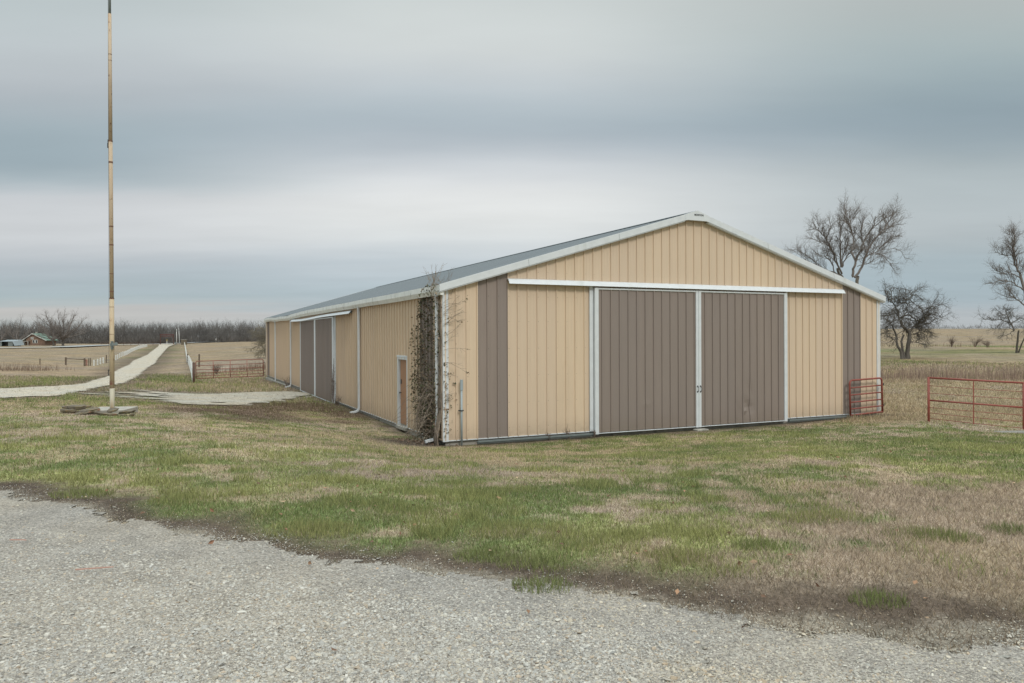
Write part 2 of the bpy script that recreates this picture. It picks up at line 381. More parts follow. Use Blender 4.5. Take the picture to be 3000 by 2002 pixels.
# region outlines on the ground (world coordinates found from the photograph)
edge_px = [(0, 1445), (85, 1472), (170, 1479), (264, 1498), (315, 1532), (425, 1540), (574, 1566), (660, 1591), (787, 1600), (851, 1630), (957, 1651), (1085, 1662),
           (1191, 1677), (1298, 1694), (1425, 1715), (1511, 1732), (1638, 1740), (1723, 1753), (1851, 1749), (1979, 1779), (2106, 1813), (2255, 1842), (2340, 1855),
           (2425, 1851), (2574, 1872), (2723, 1902), (2808, 1915), (2893, 1905), (3000, 1881)]
edge = [(-30, 9.0), (-16, 9.4), (-9.5, 8.8)] + [unproj(*p) for p in edge_px]
_l = edge[-1]
edge = edge + [(_l[0] + 1.5, _l[1] + 0.1), (_l[0] + 5, _l[1] + 0.6), (30, 5.5)]
lot_poly = np.array(edge + [(30, -12), (-30, -12)])
drive_l = [(463.6, 1017), (431, 1041.8), (388, 1060), (335, 1090.8), (282, 1115), (241, 1126.5), (163.4, 1133.7), (80, 1137.5), (0, 1140.8)]
drive_r = [(508, 1012.5), (493, 1018), (479.7, 1033.6), (463, 1052), (436.8, 1076.5), (420, 1088.8), (400, 1103), (367.6, 1123.5), (335, 1128), (262, 1142), (210, 1155), (170, 1161), (90, 1165), (0, 1168.4)]
dl = [unproj(*p) for p in drive_l]; dr = [unproj(*p) for p in drive_r]
dl0 = (at(466, 305), 305.0); dr0 = (at(512, 300), 300.0)
drive_poly = np.array([dl0] + dl + [(dl[-1][0] - 25, dl[-1][1] + 2)] + [(dr[-1][0] - 25, dr[-1][1] + 0)] + dr[::-1] + [dr0])
patch_px = [(908, 1156), (860, 1147), (706, 1152), (512, 1150), (400, 1146), (335, 1150), (250, 1152), (225, 1158), (335, 1164), (420, 1172), (485, 1178), (560, 1186), (640, 1188), (705, 1188), (760, 1181), (813, 1175), (905, 1159)]
patch_poly = np.array([unproj(*p) for p in patch_px])
def seg_dist(x, y, poly, closed=True):
    x = np.asarray(x, float).ravel(); y = np.asarray(y, float).ravel(); best = np.full(len(x), 1e9); inside = np.zeros(len(x), bool)
    n = len(poly)
    for i in range(n if closed else n - 1):
        a = poly[i]; b = poly[(i + 1) % n]; ab = b - a; l2 = ab @ ab + 1e-12
        t = np.clip(((x - a[0]) * ab[0] + (y - a[1]) * ab[1]) / l2, 0, 1)
        best = np.minimum(best, (x - a[0] - t * ab[0]) ** 2 + (y - a[1] - t * ab[1]) ** 2)
        if closed:
            c = ((a[1] > y) != (b[1] > y)); 
            with np.errstate(divide='ignore', invalid='ignore'):
                xi = (b[0] - a[0]) * (y - a[1]) / (b[1] - a[1] + 1e-15) + a[0]
            inside ^= c & (x < xi)
    dd = np.sqrt(best)
    return np.where(inside, -dd, dd) if closed else dd
barn_poly = np.array([uv(0, 0), uv(BW, 0), uv(BW, BL), uv(0, BL)])
front_line = np.array([uv(-0.5, -0.1), uv(BW, -0.1)])
side_line = np.array([uv(-0.1, -0.3), uv(-0.1, BL)])
swale = np.array([unproj(*p) for p in ((700, 1215), (800, 1200), (880, 1190), (960, 1205), (1050, 1225))])

GREEN = np.array([0.135, 0.168, 0.064]); LIME = np.array([0.262, 0.262, 0.112]); STRAW = np.array([0.34, 0.272, 0.18]); DEAD = np.array([0.345, 0.275, 0.21])
SOIL = np.array([0.088, 0.067, 0.052]); REDB = np.array([0.12, 0.082, 0.06])
def lerp(a, b, t): return a * (1 - t[:, None]) + b * t[:, None]
def masks(x, y):
    """soil amount, green amount, dead amount on the ground"""
    x = np.asarray(x, float).ravel(); y = np.asarray(y, float).ravel()
    r = np.sqrt(x * x + y * y)
    de = seg_dist(x, y, lot_poly)
    n1 = fbm(x, y, 1.4, 1, 4); n2 = fbm(x, y, 5.0, 7, 4); n3 = fbm(x, y, 0.35, 13, 3)
    wsoil = 0.62 + 0.05 * sst(-4, 2.5, x)
    soil = 1 - sst(wsoil * 0.5, wsoil * 1.5, de + (n1 - 0.5) * 1.1 + (n3 - 0.5) * 0.5)
    df = seg_dist(x, y, front_line, False); ds = seg_dist(x, y, side_line, False); dsw = seg_dist(x, y, swale, False)
    soil = np.maximum(soil, (1 - sst(0.1, 0.9, df + (n1 - 0.5) * 1.2)) * 0.7)
    soil = np.maximum(soil, (1 - sst(0.0, 0.7, ds + (n1 - 0.5) * 1.0)) * 0.55)
    red = (1 - sst(0.6, 3.2, dsw + (n1 - 0.5) * 6)) * 1.0
    dcorner = np.hypot(x - (C2[0] - 0.6), y - (C2[1] + 0.4)); soil = np.maximum(soil, 1 - sst(0.6, 1.9, dcorner + (n1 - .5) * 1.4))
    for poly in (drive_poly, patch_poly):
        dd = seg_dist(x, y, poly); sc_ = np.clip(r / 30, 0.5, 4)
        soil = np.maximum(soil, (1 - sst(0.1, 1.0, (dd + (n2 - 0.5) * 2.0) / sc_)) * 0.6)
    # lawn: greener in the middle, dead brown to the lower right and here and there
    g = 0.60 + (n2 - 0.5) * 1.3 + (n1 - 0.5) * 1.3 + (n3 - .5) * 2.4
    mid = np.exp(-((y - 8.2 - 0.25 * x) / 2.8) ** 2) * np.exp(-((x + 0.5) / 6.5) ** 2)
    g = g + 0.36 * mid
    g = g - 0.75 * sst(0.8, 3.2, x - (y - 6.5) * 0.75) * (1 - sst(7.5, 10, y))
    g = g - 0.22 * sst(10, 14, y) * (1 - sst(18, 30, y)) * (1 - sst(0, 6, x))
    g = g + 0.35 * np.exp(-((y - 14.5) / 2.5) ** 2) * sst(6, 10, x)
    far = sst(28, 60, r)
    verge = (1 - sst(2, 9, seg_dist(x, y, drive_poly) + (n2 - .5) * 6)) * far
    rightfield = sst(5, 20, x) * sst(56, 66, y + (n2 - .5) * 6) * (1 - sst(120, 150, y + (n2 - .5) * 20))
    nf = fbm(x, y * 2.2, 26, 23, 4); rough_r = (x > 9) * sst(20, 26, y) * (1 - sst(42, 46, y))
    gfar = -0.30 + (nf - 0.5) * 1.8 + (n2 - .5) * .9 + verge * 0.55 + rightfield * 0.62 - .6 * rough_r
    g = g * (1 - far) + gfar * far
    g = g - rough_r * .9
    g = np.clip(g, 0, 1)
    dead = np.clip(0.35 + (fbm(x, y, 3.0, 31, 4) - 0.5) * 3.2, 0, 1)
    dead = np.clip(dead + 0.5 * sst(0.8, 3.2, x - (y - 6.5) * 0.75) * (1 - sst(7.5, 10, y)) + 0.12 * sst(24, 60, r) + (nf - .5) * 1.6 * sst(24, 60, r), 0, 1)
    band = np.exp(-((y - 80 + 20 * (nf - .5)) / 22) ** 2) * (x < -28) * .8          # brown rank growth in the left field
    dead = np.clip(dead + 0.6 * band - .7 * rough_r * (n2 < .55), 0, 1)
    wrack = np.exp(-((y - 46) / 2.2) ** 2) * (x > 9) + 0.8 * np.exp(-((y - 150 + 20 * (nf - .5)) / 13) ** 2) * (x > 20)
    dead = np.clip(dead + wrack, 0, 1); g = np.clip(g - wrack * 0.9 - band * .6, 0, 1)
    soil = np.clip(soil, 0, 1)
    return soil, g, dead, red, n3, n1
def gcolor(x, y):
    soil, g, dead, red, n3, n1 = masks(x, y)
    r = np.hypot(np.asarray(x).ravel(), np.asarray(y).ravel())
    lime = np.clip((fbm(x, y, 2.0, 51, 3).ravel() - 0.45) * 4, 0, 1)
    gr = lerp(np.tile(GREEN, (len(g), 1)), LIME, lime)
    st = lerp(np.tile(STRAW, (len(g), 1)), DEAD, dead)
    c = lerp(st, gr, sst(0.0, 1.0, g))
    hue = (fbm(x, y, 9.0, 88, 3).ravel() - .5) * 1.2; c = c * (1 + np.stack([hue * .25, hue * .12, hue * -.1], 1) * 1.0)
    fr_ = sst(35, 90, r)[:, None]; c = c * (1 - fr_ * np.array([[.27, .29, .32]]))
    c = lerp(c, REDB, np.clip(red, 0, 1) * 0.85)
    c = lerp(c, SOIL, soil)
    de_ = seg_dist(x, y, lot_poly); sandy = (1 - sst(0.0, .24, de_ + (n1 - .5) * .7 + (n3 - .5) * .4)) * (r < 20)      # gravel fines trodden into the dirt at the edge
    c = lerp(c, np.array([0.27, 0.24, 0.195]), sandy * .75)
    return c
# ground sheet
def sinh_axis(lo, hi, c, a, b):
    tmin = math.asinh((lo - c) * b / a) / b; tmax = math.asinh((hi - c) * b / a) / b
    k = np.arange(math.floor(tmin), math.ceil(tmax) + 1); return c + a / b * np.sinh(b * k)
gx = sinh_axis(-3200, 3200, 0, 0.11, 0.0185); gy = sinh_axis(-700, 3600, 7.0, 0.10, 0.0165)
GX, GY = np.meshgrid(gx, gy); GZ = gz(GX, GY)
Vg = np.stack([GX.ravel(), GY.ravel(), GZ.ravel()], 1); nx = len(gx); ny = len(gy)
ii, jj = np.meshgrid(np.arange(nx - 1), np.arange(ny - 1)); q = (jj * nx + ii).ravel()
Fg = np.stack([q, q + 1, q + nx + 1, q + nx], 1)
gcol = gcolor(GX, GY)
def ground_mat():
    m = bpy.data.materials.new('winter_turf'); m.use_nodes = True; t = m.node_tree; b = t.nodes['Principled BSDF']
    b.inputs['Roughness'].default_value = 0.95; b.inputs['Specular IOR Level'].default_value = 0.1
    a = N(t, 'ShaderNodeAttribute', attribute_name='Col'); c = a.outputs['Color']
    tcn = N(t, 'ShaderNodeTexCoord'); co = tcn.outputs['Object']
    for sc_, lo, hi in ((0.22, .82, 1.18), (1.3, .78, 1.22), (9.0, .72, 1.25), (45.0, .6, 1.35), (160.0, .6, 1.4)):
        n1 = N(t, 'ShaderNodeTexNoise', i_Scale=sc_, i_Detail=3.0); L(t, co, n1.inputs['Vector'])
        mr = N(t, 'ShaderNodeMapRange', i_1=0.3, i_2=0.7, i_3=lo, i_4=hi); L(t, n1.outputs['Fac'], mr.inputs[0])
        c = mixc(t, 1.0, c, mr.outputs[0], 'MULTIPLY')
    L(t, c, b.inputs['Base Color'])
    n2 = N(t, 'ShaderNodeTexNoise', i_Scale=35.0, i_Detail=6.0); L(t, co, n2.inputs['Vector'])
    bn = N(t, 'ShaderNodeBump', i_Strength=0.5, i_Distance=0.03); L(t, n2.outputs['Fac'], bn.inputs['Height']); L(t, bn.outputs[0], b.inputs['Normal'])
    return m
M['turf'] = ground_mat()
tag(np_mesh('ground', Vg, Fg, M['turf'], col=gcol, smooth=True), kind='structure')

def gravel_mat(name, c1, c2, scale, fine=True):
    m = bpy.data.materials.new(name); m.use_nodes = True; t = m.node_tree; b = t.nodes['Principled BSDF']
    b.inputs['Roughness'].default_value = 0.9; b.inputs['Specular IOR Level'].default_value = 0.2
    tcn = N(t, 'ShaderNodeTexCoord'); co = tcn.outputs['Object']
    vo = N(t, 'ShaderNodeTexVoronoi', i_Scale=scale); L(t, co, vo.inputs['Vector'])
    sepc = N(t, 'ShaderNodeSeparateColor'); L(t, vo.outputs['Color'], sepc.inputs[0])
    mr = N(t, 'ShaderNodeMapRange', i_1=0.0, i_2=1.0, i_3=0.55, i_4=1.3); L(t, sepc.outputs[0], mr.inputs[0])
    n1 = N(t, 'ShaderNodeTexNoise', i_Scale=0.6, i_Detail=5.0); L(t, co, n1.inputs['Vector'])
    mr1 = N(t, 'ShaderNodeMapRange', i_1=0.35, i_2=0.65, i_3=0.0, i_4=1.0); L(t, n1.outputs['Fac'], mr1.inputs[0])
    c = mixc(t, mr1.outputs[0], c1, c2)
    n2 = N(t, 'ShaderNodeTexNoise', i_Scale=2.5, i_Detail=5.0); L(t, co, n2.inputs['Vector'])
    mr2 = N(t, 'ShaderNodeMapRange', i_1=0.3, i_2=0.7, i_3=0.85, i_4=1.15); L(t, n2.outputs['Fac'], mr2.inputs[0])
    c = mixc(t, 1.0, mixc(t, 1.0, c, mr.outputs[0], 'MULTIPLY'), mr2.outputs[0], 'MULTIPLY')
    L(t, c, b.inputs['Base Color'])
    bn = N(t, 'ShaderNodeBump', i_Strength=0.8, i_Distance=0.01, invert=True); L(t, vo.outputs['Distance'], bn.inputs['Height']); L(t, bn.outputs[0], b.inputs['Normal'])
    return m
M['lot'] = gravel_mat('crushed_limestone', (0.285, 0.265, 0.24), (0.315, 0.28, 0.235), 85)
M['drive'] = gravel_mat('drive_limestone', (0.43, 0.40, 0.345), (0.44, 0.38, 0.295), 20)
M['patch'] = gravel_mat('worn_limestone', (0.36, 0.335, 0.285), (0.37, 0.32, 0.25), 25)
def sheet(name, poly, lift, m, step, jit, bbox=None, holes=None):
    """a sheet over the terrain inside poly with a ragged border; vertices on a graded grid"""
    x0, x1, y0, y1 = bbox or (poly[:, 0].min(), poly[:, 0].max(), poly[:, 1].min(), poly[:, 1].max())
    if step[0] == 'u':
        xs = np.arange(x0 - 1, x1 + 1, step[1]); ys = np.arange(y0 - 1, y1 + 1, step[1])
    else:
        xs = gx[(gx > x0 - 3) & (gx < x1 + 3)]; ys = gy[(gy > y0 - 3) & (gy < y1 + 3)]
    X, Y = np.meshgrid(xs, ys); nxx = len(xs)
    i2, j2 = np.meshgrid(np.arange(nxx - 1), np.arange(len(ys) - 1)); q_ = (j2 * nxx + i2).ravel()
    Fq = np.stack([q_, q_ + 1, q_ + nxx + 1, q_ + nxx], 1)
    cx = (X.ravel()[Fq]).mean(1); cy = (Y.ravel()[Fq]).mean(1)
    dd = seg_dist(cx, cy, poly); rr = np.hypot(cx, cy)
    dd = dd + (fbm(cx, cy, jit * 2.0, 61, 4) - 0.5) * jit * 1.6 + (fbm(cx, cy, jit * 0.4, 66, 3) - 0.5) * jit * 1.0
    if holes is not None: dd = dd + holes(cx, cy)
    Fq = Fq[dd < 0]
    used = np.unique(Fq); remap = -np.ones(X.size, int); remap[used] = np.arange(len(used))
    Xu = X.ravel()[used]; Yu = Y.ravel()[used]
    Z = gzm(Xu, Yu)
    V = np.stack([Xu, Yu, Z + lift + np.hypot(Xu, Yu) * 0.0006], 1)
    return np_mesh(name, V, remap[Fq], m, smooth=True)
o = sheet('gravel_lot', lot_poly, 0.006, M['lot'], ('u', 0.05), 0.22, (-13, 9, -2, 10)); tag(o, kind='structure')
o = sheet('gravel_drive', drive_poly, 0.012, M['drive'], ('u', 0.24), 0.3); tag(o, kind='structure')
o = sheet('gravel_patch', patch_poly, 0.015, M['patch'], ('u', 0.10), 1.3, holes=lambda x, y: np.clip((fbm(x * .45, y * 1.6, .9, 97, 4) - .40) * 9, 0, 9) * (1 - sst(at(420, 31), at(560, 31), x)) + np.clip((fbm(x * .5, y * 1.5, .8, 98, 4) - .70) * 20, 0, 9)); tag(o, kind='structure')
# road across the far left
hw = np.array([(at(-60, 215), 215), (at(165, 238), 238), (at(319, 292), 292), (at(470, 312), 312), (at(620, 350), 350), (at(800, 400), 400), (at(1000, 470), 470)])
def ribbon(name, line, w, lift, m, n=60):
    t = np.linspace(0, len(line) - 1, n); P = np.stack([np.interp(t, range(len(line)), line[:, k]) for k in (0, 1)], 1)
    T = np.gradient(P, axis=0); T /= np.linalg.norm(T, axis=1)[:, None]; Nn = np.stack([-T[:, 1], T[:, 0]], 1)
    V = []
    for s_ in (-1, -.33, .33, 1):
        Q = P + Nn * w / 2 * s_; V.append(np.stack([Q[:, 0], Q[:, 1], gzm(Q[:, 0], Q[:, 1]) + lift], 1))
    V = np.concatenate(V); Fq = []
    for k in range(3):
        for i in range(n - 1): Fq.append((k * n + i, k * n + i + 1, (k + 1) * n + i + 1, (k + 1) * n + i))
    return np_mesh(name, V, np.array(Fq), m)
tag(ribbon('road', hw, 7.5, 0.35, M['asphalt']), kind='structure')

# ------------------------------------------------------------------ barn
barn = empty('metal_barn', (C2[0], C2[1], ZC), TH, label='long tan metal-sided barn with brown sliding doors and grey gabled roof', cat='barn')
P_ = 0.3077; RIDGE = 8.35; SL = 0.2955; PK = 3.86
ZB = -2.80
def roofz(u): return PK - SL * abs(u - RIDGE)          # top of roof, camera-relative like the barn's local z
def wallmesh(length, rib0, z0, ztop, orient, colf, holes=(), screws=True, hmain=0.036):
    """ribbed steel sheet; orient(s,n,z)->local xyz; n outward"""
    b = MB(); br = {}
    k = math.floor((0 - rib0) / P_) - 1; pts = []
    while rib0 + k * P_ < length + P_:
        c = rib0 + k * P_
        for o_, n_ in ((-.024, 0), (-.015, hmain), (.015, hmain), (.024, 0), (.088, 0), (.094, .003), (.106, .003), (.112, 0), (.195, 0), (.201, .003), (.213, .003), (.219, 0)):
            pts.append((c + o_, n_))
        k += 1
    pts = [p for p in pts if 0 < p[0] < length]
    ss = [p[0] for p in pts]; ns = [p[1] for p in pts]
    extra = [0, length] + [h for H in holes for h in (H[0], H[1])]
    for e_ in extra: pts.append((e_, float(np.interp(e_, ss, ns))))
    if 'peak' in br: pass
    pts = sorted(set(pts))
    for (s0, n0), (s1, n1) in zip(pts[:-1], pts[1:]):
        if s1 - s0 < 1e-6: continue
        zb = z0; mid = (s0 + s1) / 2
        for h in holes:
            if h[0] < mid < h[1]: zb = h[2]
        zs = [zb, ztop(mid) if False else None]
        b.add([orient(s0, n0, zb), orient(s1, n1, zb), orient(s1, n1, ztop(s1)), orient(s0, n0, ztop(s0))], [(0, 1, 2, 3)], colf(mid))
    if screws:
        k = math.floor((0 - rib0) / P_)
        while rib0 + k * P_ < length:
            s_ = rib0 + k * P_ + 0.034
            if 0.05 < s_ < length - 0.05:
                for z in (-2.55, -1.85, -1.1, -0.35, 0.4, 1.1, 1.8, 2.5, 3.2):
                    if z < ztop(s_) - .15 and not any(h[0] - .05 < s_ < h[1] + .05 and z < h[2] for h in holes):
                        e_ = 0.008
                        b.add([orient(s_ - e_, .004, z - e_), orient(s_ + e_, .004, z - e_), orient(s_ + e_, .004, z + e_), orient(s_ - e_, .004, z + e_), orient(s_, .011, z)],
                              [(0, 1, 4), (1, 2, 4), (2, 3, 4), (3, 0, 4)], 2)
            k += 1
    return b
fr = lambda s, n, z: (s, -n, z)
sd = lambda s, n, z: (-n, s, z)
def frontcol(s): return 1 if (RIDGE - 24 * P_ < s < RIDGE - 21 * P_) or (RIDGE + 21 * P_ < s < RIDGE + 24 * P_) else 0
rib_side = 0.652
def sidecol(s): return 1 if (rib_side < s < rib_side + 4 * P_) or (36.62 < s < 37.62) else 0
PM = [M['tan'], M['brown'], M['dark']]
def build_raw(b, name, mats, parent):    # keep winding; no normal recalculation needed for open sheets
    return b.build(name, mats, parent)
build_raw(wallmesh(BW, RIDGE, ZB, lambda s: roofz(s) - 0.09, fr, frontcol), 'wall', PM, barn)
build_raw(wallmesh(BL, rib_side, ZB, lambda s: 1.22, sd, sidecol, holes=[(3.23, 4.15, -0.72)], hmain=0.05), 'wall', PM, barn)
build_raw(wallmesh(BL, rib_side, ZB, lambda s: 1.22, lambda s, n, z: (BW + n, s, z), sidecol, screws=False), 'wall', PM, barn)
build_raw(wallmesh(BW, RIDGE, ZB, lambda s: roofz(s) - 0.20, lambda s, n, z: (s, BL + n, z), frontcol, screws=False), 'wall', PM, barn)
# foundation
b = MB()
b.box(0.06, BW - 0.06, 0.05, 0.25, -3.3, ZB + 0.03); b.box(0.05, 0.25, 0.25, BL - 0.05, -3.6, ZB + 0.03); b.box(BW - 0.25, BW - 0.05, 0.25, BL - 0.05, -3.6, ZB + 0.03)
b.box(0.25, BW - .25, BL - 0.25, BL - 0.06, -3.6, ZB + 0.03)
x = 0.0
b.build('foundation', M['conc'], barn)
# loose foundation blocks showing at the low far end and the far front corner
for k in range(22):
    b = MB(); y0 = 27.5 + k * 0.5; b.box(-0.06 - 0.02 * random.random(), 0.04, y0, y0 + 0.48, -3.25, -2.97 - 0.01 * random.random(), ch=.012); b.build('foundation_block', M['conc'], barn)
for k in range(3):
    b = MB(); b.box(BW - 1.35 + k * .45, BW - .93 + k * .45, -0.05, .03, -3.05, -2.86, ch=.01); b.build('foundation_block', M['conc'], barn)
# base trim
b = MB()
b.box(0.0, BW, -0.028, -0.001, ZB - 0.018, ZB + 0.006)
b.build('base_trim', M['white'], barn); b = MB(); b.box(-0.028, -0.001, 0.0, 3.16, ZB - 0.018, ZB + 0.006)
b.build('base_trim', M['white'], barn); b = MB(); b.box(-0.028, -0.001, 4.22, BL, ZB - 0.018, ZB + 0.006)
b.build('base_trim', M['white'], barn)
# corner trims
for (x0, x1, y0, y1, zt) in ((-0.035, 0.13, -0.035, 0.10, roofz(0) - 0.17), (BW - .13, BW + .035, -.035, .10, roofz(BW) - .17), (-0.035, .10, BL - .18, BL + .035, 1.22), (BW - .1, BW + .035, BL - .13, BL + .035, 1.22)):
    b = MB(); b.box(x0, x1, y0, y1, ZB - 0.03, zt, ch=0.006); b.build('corner_trim', M['white'], barn)
# roof: two slabs with ribs running from ridge to eave
def sag(v): return -0.10 * math.exp(-((v - 29) / 5.0) ** 2)
b = MB()
OV = 0.14
nseg = int((BL + 0.24) / P_)
for side in (-1, 1):
    prof = []
    v = -0.10
    while v < BL + 0.12:
        for o_, h in ((0, 0), (.012, .018), (.03, .018), (.042, 0), (.13, 0), (.136, .004), (.148, .004), (.154, 0)):
            if v + o_ < BL + .14: prof.append((v + o_, h))
        v += P_
    ue = RIDGE + side * (RIDGE + OV)
    for (v0, h0), (v1, h1) in zip(prof[:-1], prof[1:]):
        us = np.linspace(RIDGE, ue, 5); vs = []; fs = []
        for i_, u in enumerate(us):
            t = i_ / 4
            for vv, hh in ((v0, h0), (v1, h1)): vs.append((u, vv, roofz(u) + hh + (sag(vv) * t if side < 0 else 0)))
        for i_ in range(4): fs.append((2 * i_, 2 * i_ + 1, 2 * i_ + 3, 2 * i_ + 2))
        b.add(vs, fs)
    # underside
    us = (RIDGE, ue); b.add([(RIDGE, -.08, roofz(RIDGE) - .06), (ue, -.08, roofz(ue) - .06), (ue, BL + .1, roofz(ue) - .16), (RIDGE, BL + .1, roofz(RIDGE) - .06)], [(0, 1, 2, 3)])
roof = b.build('roof', M['roof'], barn)
b = MB()
b.sweep([(-.22, -.045), (0, .018), (.22, -.045), (.22, -.035), (0, .035), (-.22, -.035)], [(RIDGE, -.12, PK + .012), (RIDGE, BL + .14, PK + .012)], ((1, 0, 0), (0, 0, 1)))
b.build('ridge_cap', M['roof'], roof)
# rake fascia
FH = 0.19
for side in (-1, 1):
    ue = RIDGE + side * (RIDGE + OV + 0.02); uj = RIDGE + side * 0.46
    for y0, y1, mi in ((-0.17, -0.10, 0), (BL + .10, BL + .17, 0)):
        b = MB()
        a = [(uj, roofz(uj) + .03), (ue, roofz(ue) + .03), (ue, roofz(ue) + .03 - FH), (uj, roofz(uj) + .03 - FH)]
        b.add([(p[0], y0, p[1]) for p in a] + [(p[0], y1, p[1]) for p in a], [(0, 1, 2, 3), (7, 6, 5, 4), (0, 4, 5, 1), (1, 5, 6, 2), (2, 6, 7, 3), (3, 7, 4, 0)])
        yi0, yi1 = (y0 + 0.02, -0.022) if y0 < 0 else (BL + .022, y1 - .02)
        a = [(uj, roofz(uj) - FH + .028), (ue, roofz(ue) - FH + .028), (ue, roofz(ue) - FH), (uj, roofz(uj) - FH)]   # narrow J-trim below
        b.add([(p[0], yi0, p[1]) for p in a] + [(p[0], yi1, p[1]) for p in a], [(0, 1, 2, 3), (7, 6, 5, 4), (0, 4, 5, 1), (1, 5, 6, 2), (2, 6, 7, 3), (3, 7, 4, 0)])
        b.build('rake_trim', M['white'], barn)
    for d_ in (2.9, 5.9):
        b = MB(); uu = RIDGE + side * d_; b.add([(uu - .004, -.173, roofz(uu) + .03 - .004), (uu + .004, -.173, roofz(uu) + .03 - .004), (uu + .03, -.173, roofz(uu) + .03 - FH), (uu + .022, -.173, roofz(uu) + .03 - FH)], [(0, 1, 2, 3)])
        b.build('trim_joint', M['galv'], barn)
b = MB()
a = [(RIDGE - .46, roofz(RIDGE - .46) + .034), (RIDGE, PK + .045), (RIDGE + .46, roofz(RIDGE + .46) + .034), (RIDGE + .46, roofz(RIDGE + .46) + .03 - FH), (RIDGE + .36, roofz(RIDGE + .4) + .035 - FH), (RIDGE - .36, roofz(RIDGE - .4) + .035 - FH), (RIDGE - .46, roofz(RIDGE - .46) + .03 - FH)]
n7 = 7
b.add([(p[0], -.178, p[1]) for p in a] + [(p[0], -.105, p[1]) for p in a], [tuple(range(7))[::-1], tuple(range(7, 14))] + [(i, (i + 1) % 7, 7 + (i + 1) % 7, 7 + i) for i in range(7)])
cap = b.build('peak_cap', M['white'], barn)
tcu = bpy.data.curves.new('lettering', 'FONT'); tcu.body = 'MORTON'; tcu.size = 0.082; tcu.align_x = 'CENTER'; tcu.extrude = 0.002; tcu.offset = 0.0018
to = bpy.data.objects.new('tmp', tcu); COL.objects.link(to)
bpy.context.view_layer.update()
tme = bpy.data.meshes.new_from_object(to.evaluated_get(bpy.context.evaluated_depsgraph_get()))
bpy.data.objects.remove(to)
lo = link('lettering', tme, M['dark'], cap); lo.rotation_euler = (rad(90), 0, 0); lo.location = (RIDGE + .06, -.181, PK - .125)
# gutter along the left eave (K profile), sagging a little
b = MB()
vs_ = np.linspace(-0.12, BL + 0.14, 60)
gp = [(-0.032, 0.0), (-0.16, 0.0), (-0.165, -0.145), (-0.12, -0.245), (-0.115, -0.265), (-0.032, -0.265)]
b.sweep(gp, [(0, v, 1.36 + sag(v) - 0.0005 * v + (0.02 * math.sin(v * 1.1) if v > 26 else 0.004 * math.sin(v))) for v in vs_], ((1, 0, 0), (0, 0, 1)))
g_ = b.build('gutter', M['gutter'], barn)
# downspouts
for v, zb, kick in ((0.28, -2.80, 0.34), (9.23, -2.86, 0.34), (26.2, -2.93, 0.32), (33.0, -3.0, 0.0)):
    b = MB(); prof = [(-.045, -.035), (.045, -.035), (.045, .035), (-.045, .035)]
    path = [(-.11, v, 1.13 + sag(v)), (-.11, v, 1.02 + sag(v)), (-.095, v, .9), (-.095, v, zb + .17 if kick else zb)]
    b.sweep([(p[0], p[1]) for p in prof], path, ((0, 1, 0), (1, 0, 0)))
    if kick:
        ang = [(-.095, zb + .17), (-.115, zb + .08), (-.18, zb + .02), (-.095 - kick, zb - .03)]
        ring = []
        for i_, (x_, z_) in enumerate(ang):
            tx = ang[min(i_ + 1, 3)][0] - ang[max(i_ - 1, 0)][0]; tz = ang[min(i_ + 1, 3)][1] - ang[max(i_ - 1, 0)][1]; l_ = math.hypot(tx, tz); nx_, nz_ = -tz / l_, tx / l_
            if i_ == 0: nx_, nz_ = 1.0, 0.0
            for a_, c_ in prof: ring.append((x_ + nx_ * c_, v + a_, z_ + nz_ * c_))
        fs = []
        for i_ in range(3):
            for k in range(4): fs.append((i_ * 4 + k, i_ * 4 + (k + 1) % 4, i_ * 4 + 4 + (k + 1) % 4, i_ * 4 + 4 + k))
        b.add(ring, fs)
    b.build('downspout', M['white'], barn)
# sliding doors
def hdoor(orient, s0, s1, z0, z1, rib0, n=0.13, dent=None, wl=.13, wr=.13):
    """one leaf: ribbed panel, four trims, handle"""
    b = MB()
    pts = []; k = -1
    while rib0 + k * P_ < s1 + 1:
        c = rib0 + k * P_
        for o_, h in ((-.024, 0), (-.015, .034), (.015, .034), (.024, 0), (.09, 0), (.098, .003), (.108, 0), (.2, 0), (.208, .003), (.218, 0)): pts.append((c + o_, h))
        k += 1
    pts = [(s0 + wl, 0)] + [p for p in pts if s0 + wl < p[0] < s1 - wr] + [(s1 - wr, 0)]
    zs = np.linspace(z0 + .03, z1 - .05, 34 if dent else 2)
    vs = []; fs = []
    for z in zs:
        for s_, h in pts:
            dn = 0
            if dent:
                for (ds_, dz_, rs, rz, am) in dent:
                    q_ = ((s_ - ds_) / rs) ** 2 + ((z - dz_) / rz) ** 2
                    dn += am * math.exp(-q_) * (1 + .6 * math.sin(9 * (s_ - ds_) + 7 * (z - dz_)))
            vs.append(orient(s_, n - .025 + h + dn, z))
    w_ = len(pts)
    for j in range(len(zs) - 1):
        for i_ in range(w_ - 1): fs.append((j * w_ + i_, j * w_ + i_ + 1, (j + 1) * w_ + i_ + 1, (j + 1) * w_ + i_))
    b.add(vs, fs)
    leaf = b.build('sliding_door', M['brown'], barn)
    b = MB()
    def ob(a0, a1, n0, n1, c0, c1, bb):
        p = orient(a0, n0, c0); q_ = orient(a1, n1, c1)
        bb.box(min(p[0], q_[0]), max(p[0], q_[0]), min(p[1], q_[1]), max(p[1], q_[1]), c0, c1, ch=.006)
    ob(s0, s0 + wl, .035, n + .012, z0 - .02, z1, b); ob(s1 - wr, s1, .035, n + .012, z0 - .02, z1, b)
    ob(s0 + wl, s1 - wr, .04, n + .009, z1 - .055, z1 - .002, b); ob(s0 + wl, s1 - wr, .04, n + .009, z0 - .008, z0 + .014, b)
    b.build('door_frame', M['white'], leaf)
    return leaf
FS = 4.63; FE = 12.13; FM = 8.415
